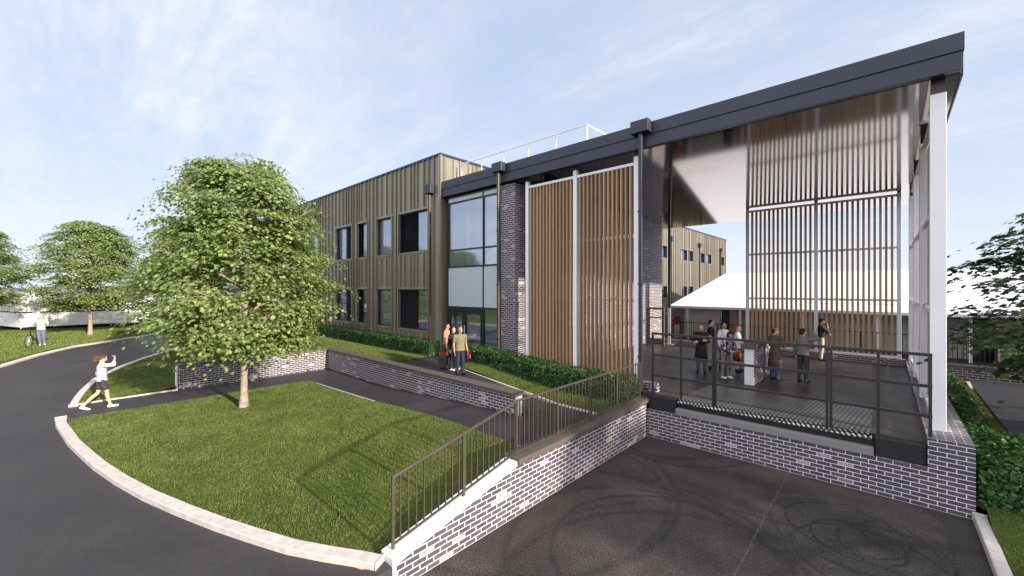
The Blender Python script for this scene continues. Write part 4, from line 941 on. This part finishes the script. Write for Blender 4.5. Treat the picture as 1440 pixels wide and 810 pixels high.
    if hairstyle == 'short': h.ball(hp(0, -.026, .042), (.083, .094, .088), 18, 12, hr); h.ball(hp(0, -.055, -.01), (.072, .055, .075), 14, 10, hr)
    elif hairstyle == 'crop': h.ball(hp(0, -.018, .036), (.079, .090, .086), 18, 12, hr)
    elif hairstyle == 'long': h.ball(hp(0, -.030, .038), (.090, .098, .092), 18, 12, hr); h.cap(hp(0, -.065, .0), .082, hp(0, -.075, -.16), .070); h.cap(hp(.07, -.02, .0), .03, hp(.075, -.01, -.13), .03); h.cap(hp(-.07, -.02, .0), .03, hp(-.075, -.01, -.13), .03)
    elif hairstyle == 'blown': h.ball(hp(0, -.030, .038), (.092, .10, .092), 18, 12, hr); h.cap(hp(0, -.08, .01), .085, hp(0, -.19, -.06), .060); h.cap(hp(0, -.1, -.05), .06, hp(.02, -.17, -.13), .045); h.cap(hp(0, -.1, .03), .05, hp(-.03, -.2, .02), .03)
    elif hairstyle == 'bun': h.ball(hp(0, -.026, .040), (.084, .094, .088), 18, 12, hr); h.ball(hp(0, -.13, .02), (.045, .04, .045), 12, 9, hr)
    if h.v: finish_blob(h, 'hair', hair, t, .010, 3)
    if beard: bb = MB(); bb.ball(hp(0, .035, -.075), (.060, .058, .048), 14, 10, hr); finish_blob(bb, 'beard', beard, t, .008, 2)
    if cap:
        c = MB(); c.ball(hp(0, -.012, .062), (.092, .108, .062), 18, 12, hr); c.ball(hp(0, .10, .045), (.065, .055, .012), 14, 8, hr); finish_blob(c, 'cap', cap, t, .009, 2)
    # top
    c = MB(); g = .014; rb = Matrix.Rotation(-bend, 3, 'X')
    loft(c, [(B(0, -.005, max(z, hem - .03)), (a_ + (.022 if z < .95 else .008)) * w, (b_ + (.026 if z < .95 else .010)) * (w * 1.25 - .25 if z < 1.25 else w)) for z, a_, b_ in TORSO], 24, .018); c.cap(sh[-1] * .9 + sh[1] * .1, .068, sh[1] * .9 + sh[-1] * .1, .068); c.cap(B(0, -.01, 1.40), .072, B(0, -.005, 1.475), .062)
    for e in (1, -1):
        el, wr = Vector(A[e][0]), Vector(A[e][1])
        if sleeve == 'long': c.cap(sh[e], .068, el, .055); c.cap(el, .055, wr.lerp(el, .06), .042)
        elif sleeve == 'short': c.cap(sh[e], .070, sh[e].lerp(el, .62), .062)
        elif sleeve == 'rolled': c.cap(sh[e], .070, el, .060); c.cap(el, .060, el.lerp(wr, .35), .055)
    finish_blob(c, 'coat' if coat else 'shirt', top, t, .011, 3)
    if coat:
        c = MB(); n = 22
        for k in range(5):
            pass
        pts = []; rr_ = []
        ring = [(B(0, 0, 1.02), .165, .125), (Vector((0, -.005, .92)), .185, .145), (Vector((0, -.01, .92 - coatlen * .5)), .205, .165), (Vector((0, -.015, .92 - coatlen)), .225, .185), (Vector((0, -.015, .92 - coatlen)), .20, .16), (Vector((0, -.01, .88)), .15, .11)]
        vs = []
        for p, a_, b_ in ring:
            for k in range(n): th = 2 * math.pi * k / n; wv = 1 + .035 * math.sin(5 * th + 1.2) * (1 if p.z < .9 else 0); vs.append(p + Vector((a_ * w * wv * math.cos(th), b_ * wv * math.sin(th), 0)))
        c.add(vs, [(i * n + k, i * n + (k + 1) % n, (i + 1) * n + (k + 1) % n, (i + 1) * n + k) for i in range(len(ring) - 1) for k in range(n)] + [tuple(range(n))[::-1], tuple(range((len(ring) - 1) * n, len(ring) * n))])
        c.build('coat_skirt', top, t, smooth=True)
    c = MB(); g = .013; full = legwear == 'long'
    if skirt:
        n = 22; z1 = skirt[1]; fl = skirt[2]
        kx = {e: Vector(G[e][0]) for e in (1, -1)}; cx = (kx[1] + kx[-1]) / 2
        f = (.9 - z1) / .41; low = Vector((0, cx.y * f, z1)); half = abs(kx[1].y - kx[-1].y) / 2 * f
        ring = [(Vector((0, -.01, 1.0)), .145, .115), (Vector((0, -.01, .92)), .170, .130), (Vector((0, low.y * .5 - .01, (.92 + z1) / 2)), .175 + fl * .5, .140 + fl * .5 + half * .5), (low, .175 + fl, .13 + fl + half), (low + Vector((0, 0, .01)), .15 + fl, .11 + fl + half), (Vector((0, -.01, .88)), .14, .10)]
        vs = []
        for p, a_, b_ in ring:
            for k in range(n): th = 2 * math.pi * k / n; wv = 1 + .03 * math.sin(7 * th) * (1 if p.z < .85 else 0); vs.append(p + Vector((a_ * wv * math.cos(th), b_ * wv * math.sin(th), 0)))
        c.add(vs, [(i * n + k, i * n + (k + 1) % n, (i + 1) * n + (k + 1) % n, (i + 1) * n + k) for i in range(len(ring) - 1) for k in range(n)] + [tuple(range(n))[::-1], tuple(range((len(ring) - 1) * n, len(ring) * n))])
        c.build('skirt', skirt[0], t, smooth=True)
        if legwear == 'none': pass
    if legwear != 'none':
        c = MB(); c.ball((0, -.012, .93), (.158, .118, .10), 18, 12)
        for e in (1, -1):
            kn, an = Vector(G[e][0]), Vector(G[e][1])
            if full: c.cap(hip[e], .096, kn, .073); c.cap(kn, .073, kn.lerp(an, .4) + Vector((0, -.014, 0)), .068); c.cap(kn.lerp(an, .4) + Vector((0, -.014, 0)), .068, an + Vector((0, -.008, .0)), .058)
            else: c.cap(hip[e], .096, hip[e].lerp(kn, .62), .086)
        finish_blob(c, 'trousers' if full else 'shorts', bottom, t, .011, 2)
    for e in (1, -1):
        an, fdeg = Vector(G[e][1]), G[e][2]; fd = Matrix.Rotation(R(fdeg), 3, 'X') @ Vector((.08 * e, 1, 0)).normalized(); heel = an + Vector((0, -.035, -.045)); toe = heel + fd * .21
        c = MB(); c.cap(heel, .045, heel.lerp(toe, .5), .045); c.cap(heel.lerp(toe, .5), .044, toe, .034); c.cap(an + Vector((0, 0, .0)), .046, heel, .045)
        finish_blob(c, 'shoe', shoes, t, .010, 2)
    return t
# --- on the road path
person('young woman in white blouse and dark shorts striding up the path, shading her eyes', (-18.83, .62, .375), 88, 1.74, 'skin_fair', 'hair_brown', 'blown', 'cloth_lilac', 'cloth_charcoal', 'shoe_white', 'rolled', legwear='short',
       arms={1: ((.30, .26, 1.42), (.14, .30, 1.66), (0, .3, 1), (0, -1, 0), .2, (-.55, -.1, .15)), -1: ((-.25, -.10, 1.14), (-.24, -.08, .90))}, legs={1: ((.10, .12, .50), (.09, .19, .09), 0), -1: ((-.09, -.10, .50), (-.08, -.44, .13), -28)}, headtilt=18, hem=.90)
person('man in cream shirt and blue trousers resting one arm on a bicycle', (-35.6, -1.29, 1.0), 5, 1.78, 'skin_fair', 'hair_red', 'crop', 'cloth_cream', 'denim_pale', 'shoe_white', 'short',
       arms={1: ((.42, .08, 1.30), (.66, .16, 1.10), (0, 0, 1), (0, 1, 0), .6), -1: ((-.24, .16, 1.17), (-.03, .22, 1.40), (0, 1, .2), (1, 0, .3), .5)}, legs={1: ((.08, .03, .49), (.03, .02, .09), 0)})
# --- by the doors
GD = 'people waiting outside the glazed doors'
person('broad man in olive tee and dark jeans standing foremost outside the entrance doors', (-11.45, 9.6, 1.10), -12, 1.78, 'skin_tan', 'hair_dark', 'none', 'cloth_olive', 'cloth_navy', 'shoe_black', 'short', group=GD, w=1.14, headturn=-8, headtilt=6)
person('woman all in black with dark hair between two men outside the entrance doors', (-12.25, 9.92, 1.12), 10, 1.68, 'skin_fair', 'hair_dark', 'long', 'cloth_black', 'cloth_black', 'shoe_white', 'long', group=GD, coat=True, coatlen=.38, headturn=-20)
person('man in orange shirt holding a red bag nearest the wall outside the doors', (-13.1, 10.28, 1.12), 35, 1.74, 'skin_tan', 'hair_dark', 'short', 'cloth_orange', 'cloth_charcoal', 'shoe_black', 'short', group=GD, arms={-1: ((-.27, -.04, 1.13), (-.29, .02, .86))})
# --- on the dock
GP = 'people standing on the loading dock'
person('man in long black coat with folded arms on the dock, facing the yard', (-4.95, 15.6, 1.2), -78, 1.76, 'skin_fair', 'hair_red', 'short', 'cloth_black', 'denim', 'shoe_black', coat=True, coatlen=.42, group=GP,
       arms={1: ((.25, .08, 1.16), (-.06, .19, 1.19), (0, 1, .2), (0, 0, 1), .4), -1: ((-.25, .08, 1.14), (.07, .20, 1.13), (0, 1, .2), (0, 0, 1), .4)}, headturn=10)
person('man in black tee with dark hair standing behind the black-coated man', (-5.0, 16.9, 1.2), 15, 1.86, 'skin_fair', 'hair_dark', 'short', 'cloth_black', 'cloth_beige', 'shoe_black', 'short', group=GP, headturn=-10)
person('dark-haired man in white shirt behind the stooping person on the dock', (-4.55, 16.9, 1.2), -25, 1.78, 'skin_tan', 'hair_dark', 'short', 'cloth_white', 'denim', 'shoe_black', 'long', group=GP, headtilt=-18)
person('stooping person in dark cap and patterned jacket looking at a tablet', (-4.02, 15.15, 1.2), -30, 1.66, 'skin_tan', 'hair_dark', 'long', 'cloth_pattern', 'cloth_grey', 'shoe_white', 'long', group=GP, bend=.30, headtilt=-18, cap='cloth_black',
       arms={1: ((.25, .20, 1.12), (.12, .42, 1.02), (0, .3, -1), (1, 0, 0), .3), -1: ((-.25, .20, 1.12), (-.12, .42, 1.02), (0, .3, -1), (-1, 0, 0), .3)})
person('woman in white top and rust skirt with pinned-up red hair', (-4.02, 16.75, 1.2), 12, 1.70, 'skin_fair', 'hair_red', 'bun', 'cloth_white', 'cloth_rust', 'shoe_black', 'rolled', group=GP, skirt=('cloth_rust', .42, .04), legwear='none', headturn=-12,
       arms={1: ((.24, .10, 1.14), (.12, .28, 1.05)), -1: ((-.24, .06, 1.14), (-.12, .26, 1.02))})
person('person in long brown coat and cap seen from behind, next to the low wall', (-2.72, 16.05, 1.2), 62, 1.76, 'skin_fair', 'hair_dark', 'short', 'cloth_brown', 'denim', 'shoe_black', coat=True, coatlen=.48, group=GP, cap='cap_brown', headturn=-45,
       arms={1: ((.27, .06, 1.15), (.20, .28, 1.16)), -1: ((-.25, .1, 1.14), (-.05, .26, 1.10))})
person('man in grey jacket seen from behind, one hand raised to his head', (-1.98, 16.3, 1.2), 66, 1.76, 'skin_tan', 'hair_dark', 'short', 'cloth_grey', 'cloth_charcoal', 'shoe_black', group=GP, w=1.12, headturn=-25,
       arms={1: ((.40, .12, 1.44), (.17, .18, 1.66), (0, .6, 1), (0, -1, 0), .3, (-.6, 0, .15)), -1: ((-.27, .0, 1.13), (-.27, .05, .88))})
person('bearded man in dark shirt and beige trousers by the slat screen, hand at mouth', (-2.0, 21.75, 1.2), 12, 1.80, 'skin_tan', 'hair_dark', 'short', 'cloth_charcoal', 'cloth_beige', 'shoe_black', 'rolled', group=GP, headtilt=14,
       arms={1: ((.22, .20, 1.20), (.06, .20, 1.46), (0, 1, .2), (-1, 0, .3), .5), -1: ((-.24, .16, 1.16), (.08, .24, 1.12))}, beard='hair_dark')
person('distant person in a red top half hidden by the white column foot', (-10.32, 27.6, .94), -30, 1.72, 'skin_fair', 'hair_brown', 'short', 'cloth_red', 'cloth_cream', 'shoe_white')
# things they hold or stand beside
def tablet():
    t = thing('tablet', 'thin dark tablet held by the stooping person on the dock', 'tablet', (-3.66, 14.98, 2.17), R(-30)); MB().box(-.10, .10, -.14, .14, 0, .009).build('casing', 'black_rubber', t, .003); MB().box(-.09, .09, -.128, .128, .0095, .011).build('screen', 'spandrel', t)
tablet()
def bag():
    t = thing('carrier_bag', 'red carrier bag hanging from a hand outside the entrance doors', 'bag', (-13.0, 10.0, 1.42), R(60), scale=.8)
    m = MB(); a = [(-.17, -.07, 0), (.17, -.07, 0), (.17, .07, 0), (-.17, .07, 0), (-.19, -.035, .36), (.19, -.035, .36), (.19, .035, .36), (-.19, .035, .36)]; m.add(a, [(0, 3, 2, 1), (4, 5, 6, 7), (0, 1, 5, 4), (1, 2, 6, 5), (2, 3, 7, 6), (3, 0, 4, 7)]); m.build('bag_body', 'cloth_red', t, .02)
    for y in (-.035, .035): MB().tube([(-.09, y, .35), (-.07, y * .7, .44), (0, y * .4, .48), (.07, y * .7, .44), (.09, y, .35)], .007).build('handle', 'cloth_red', t)
    t = thing('suitcase', 'dark grey upright suitcase beside the people at the doors', 'suitcase', (-12.75, 9.85, 1.12), R(30), scale=.85)
    MB().box(-.2, .2, -.13, .13, .05, .62).build('shell', 'cloth_charcoal', t, .03)
    for sx in (-.14, .14): MB().tube([(sx - .015, 0, .03), (sx + .015, 0, .03)], .03, 10).build('wheel', 'tyre', t)
    MB().tube([(-.09, .08, .6), (-.09, .08, .95), (.09, .08, .95), (.09, .08, .6)], .01).build('handle', 'dark_metal', t)
    t = thing('shoulder_bag', 'small red bag at the side of the man in the olive tee', 'bag', (-11.36, 9.95, 1.68), R(10), scale=.5); MB().box(-.14, .14, -.06, .06, 0, .3).build('bag_body', 'cloth_red', t, .03)
    MB().tube([(-.12, 0, .28), (-.10, -.05, .6), (0, -.06, .78), (.10, -.05, .6), (.12, 0, .28)], .009).build('strap', 'cloth_red', t)
bag()
def bicycle():
    t = thing('bicycle', 'dark bicycle with thin tyres standing on the grass beside the man in the cream shirt', 'bicycle', (-35.0, -1.72, 1.0), R(158))
    # local +X points from front wheel to rear wheel
    def wheel(x):
        w = MB(); n = 36; Rr = .335
        w.tube([(x + Rr * math.cos(2 * math.pi * k / n), 0, .35 + Rr * math.sin(2 * math.pi * k / n)) for k in range(n + 1)], .018, 8, False); o = w.build('wheel', 'tyre', t, smooth=True)
        w = MB(); w.tube([(x + .312 * math.cos(2 * math.pi * k / n), 0, .35 + .312 * math.sin(2 * math.pi * k / n)) for k in range(n + 1)], .009, 6, False); w.build('rim', 'dark_metal', o)
        w = MB()
        for k in range(20): a = 2 * math.pi * k / 20; w.tube([(x, .02 * (-1) ** k, .35), (x + .31 * math.cos(a), 0, .35 + .31 * math.sin(a))], .0022, 4, False)
        w.tube([(x, -.05, .35), (x, .05, .35)], .018, 10); w.build('spokes', 'white_steel', o)
    wheel(0); wheel(1.03)
    bb = (.60, 0, .30); st = (.74, 0, .80); hb_, ht = (.16, 0, .72), (.13, 0, .86)
    f = MB(); f.tube([bb, st], .017); f.tube([bb, hb_], .019); f.tube([ht, (.72, 0, .76)], .017); f.tube([(.12, 0, .90), (.17, 0, .68)], .02)
    for y in (-.045, .045): f.tube([bb, (1.03, y, .35)], .010); f.tube([(.72, 0, .76), (1.03, y, .35)], .009)
    f.build('frame', 'cloth_black', t, smooth=True)
    f = MB()
    for y in (-.045, .045): f.tube([(.17, y * .6, .68), (.10, y, .55), (0, y, .35)], .012)
    f.build('fork', 'cloth_black', t, smooth=True)
    MB().tube([(.12, 0, .88), (.10, 0, 1.02), (.09, 0, 1.04)], .014).build('stem', 'dark_metal', t); f = MB(); f.tube([(.16, -.31, 1.04), (.09, -.1, 1.05), (.09, .1, 1.05), (.16, .31, 1.04)], .012); f.build('handlebar', 'dark_metal', t)
    for y in (-1, 1): MB().tube([(.13, .22 * y, 1.04), (.17, .33 * y, 1.04)], .018).build('grip', 'black_rubber', t)
    MB().tube([(.74, 0, .78), (.765, 0, .92)], .012).build('seat_post', 'dark_metal', t); f = MB(); f.ball((.80, 0, .95), (.12, .065, .03), 14, 8); f.ball((.68, 0, .955), (.09, .028, .02), 12, 8); finish_blob(f, 'saddle', 'black_rubber', t, .008, 2)
    f = MB(); n = 20; f.tube([(.60 + .085 * math.cos(2 * math.pi * k / n), -.05, .30 + .085 * math.sin(2 * math.pi * k / n)) for k in range(n + 1)], .008, 6, False); f.tube([(.60, -.06, .30), (.68, -.07, .16)], .01); f.tube([(.60, .06, .30), (.52, .07, .44)], .01); f.box(.65, .72, -.13, -.06, .145, .165); f.box(.48, .55, .06, .13, .43, .45); f.build('crank_set', 'dark_metal', t)
bicycle()
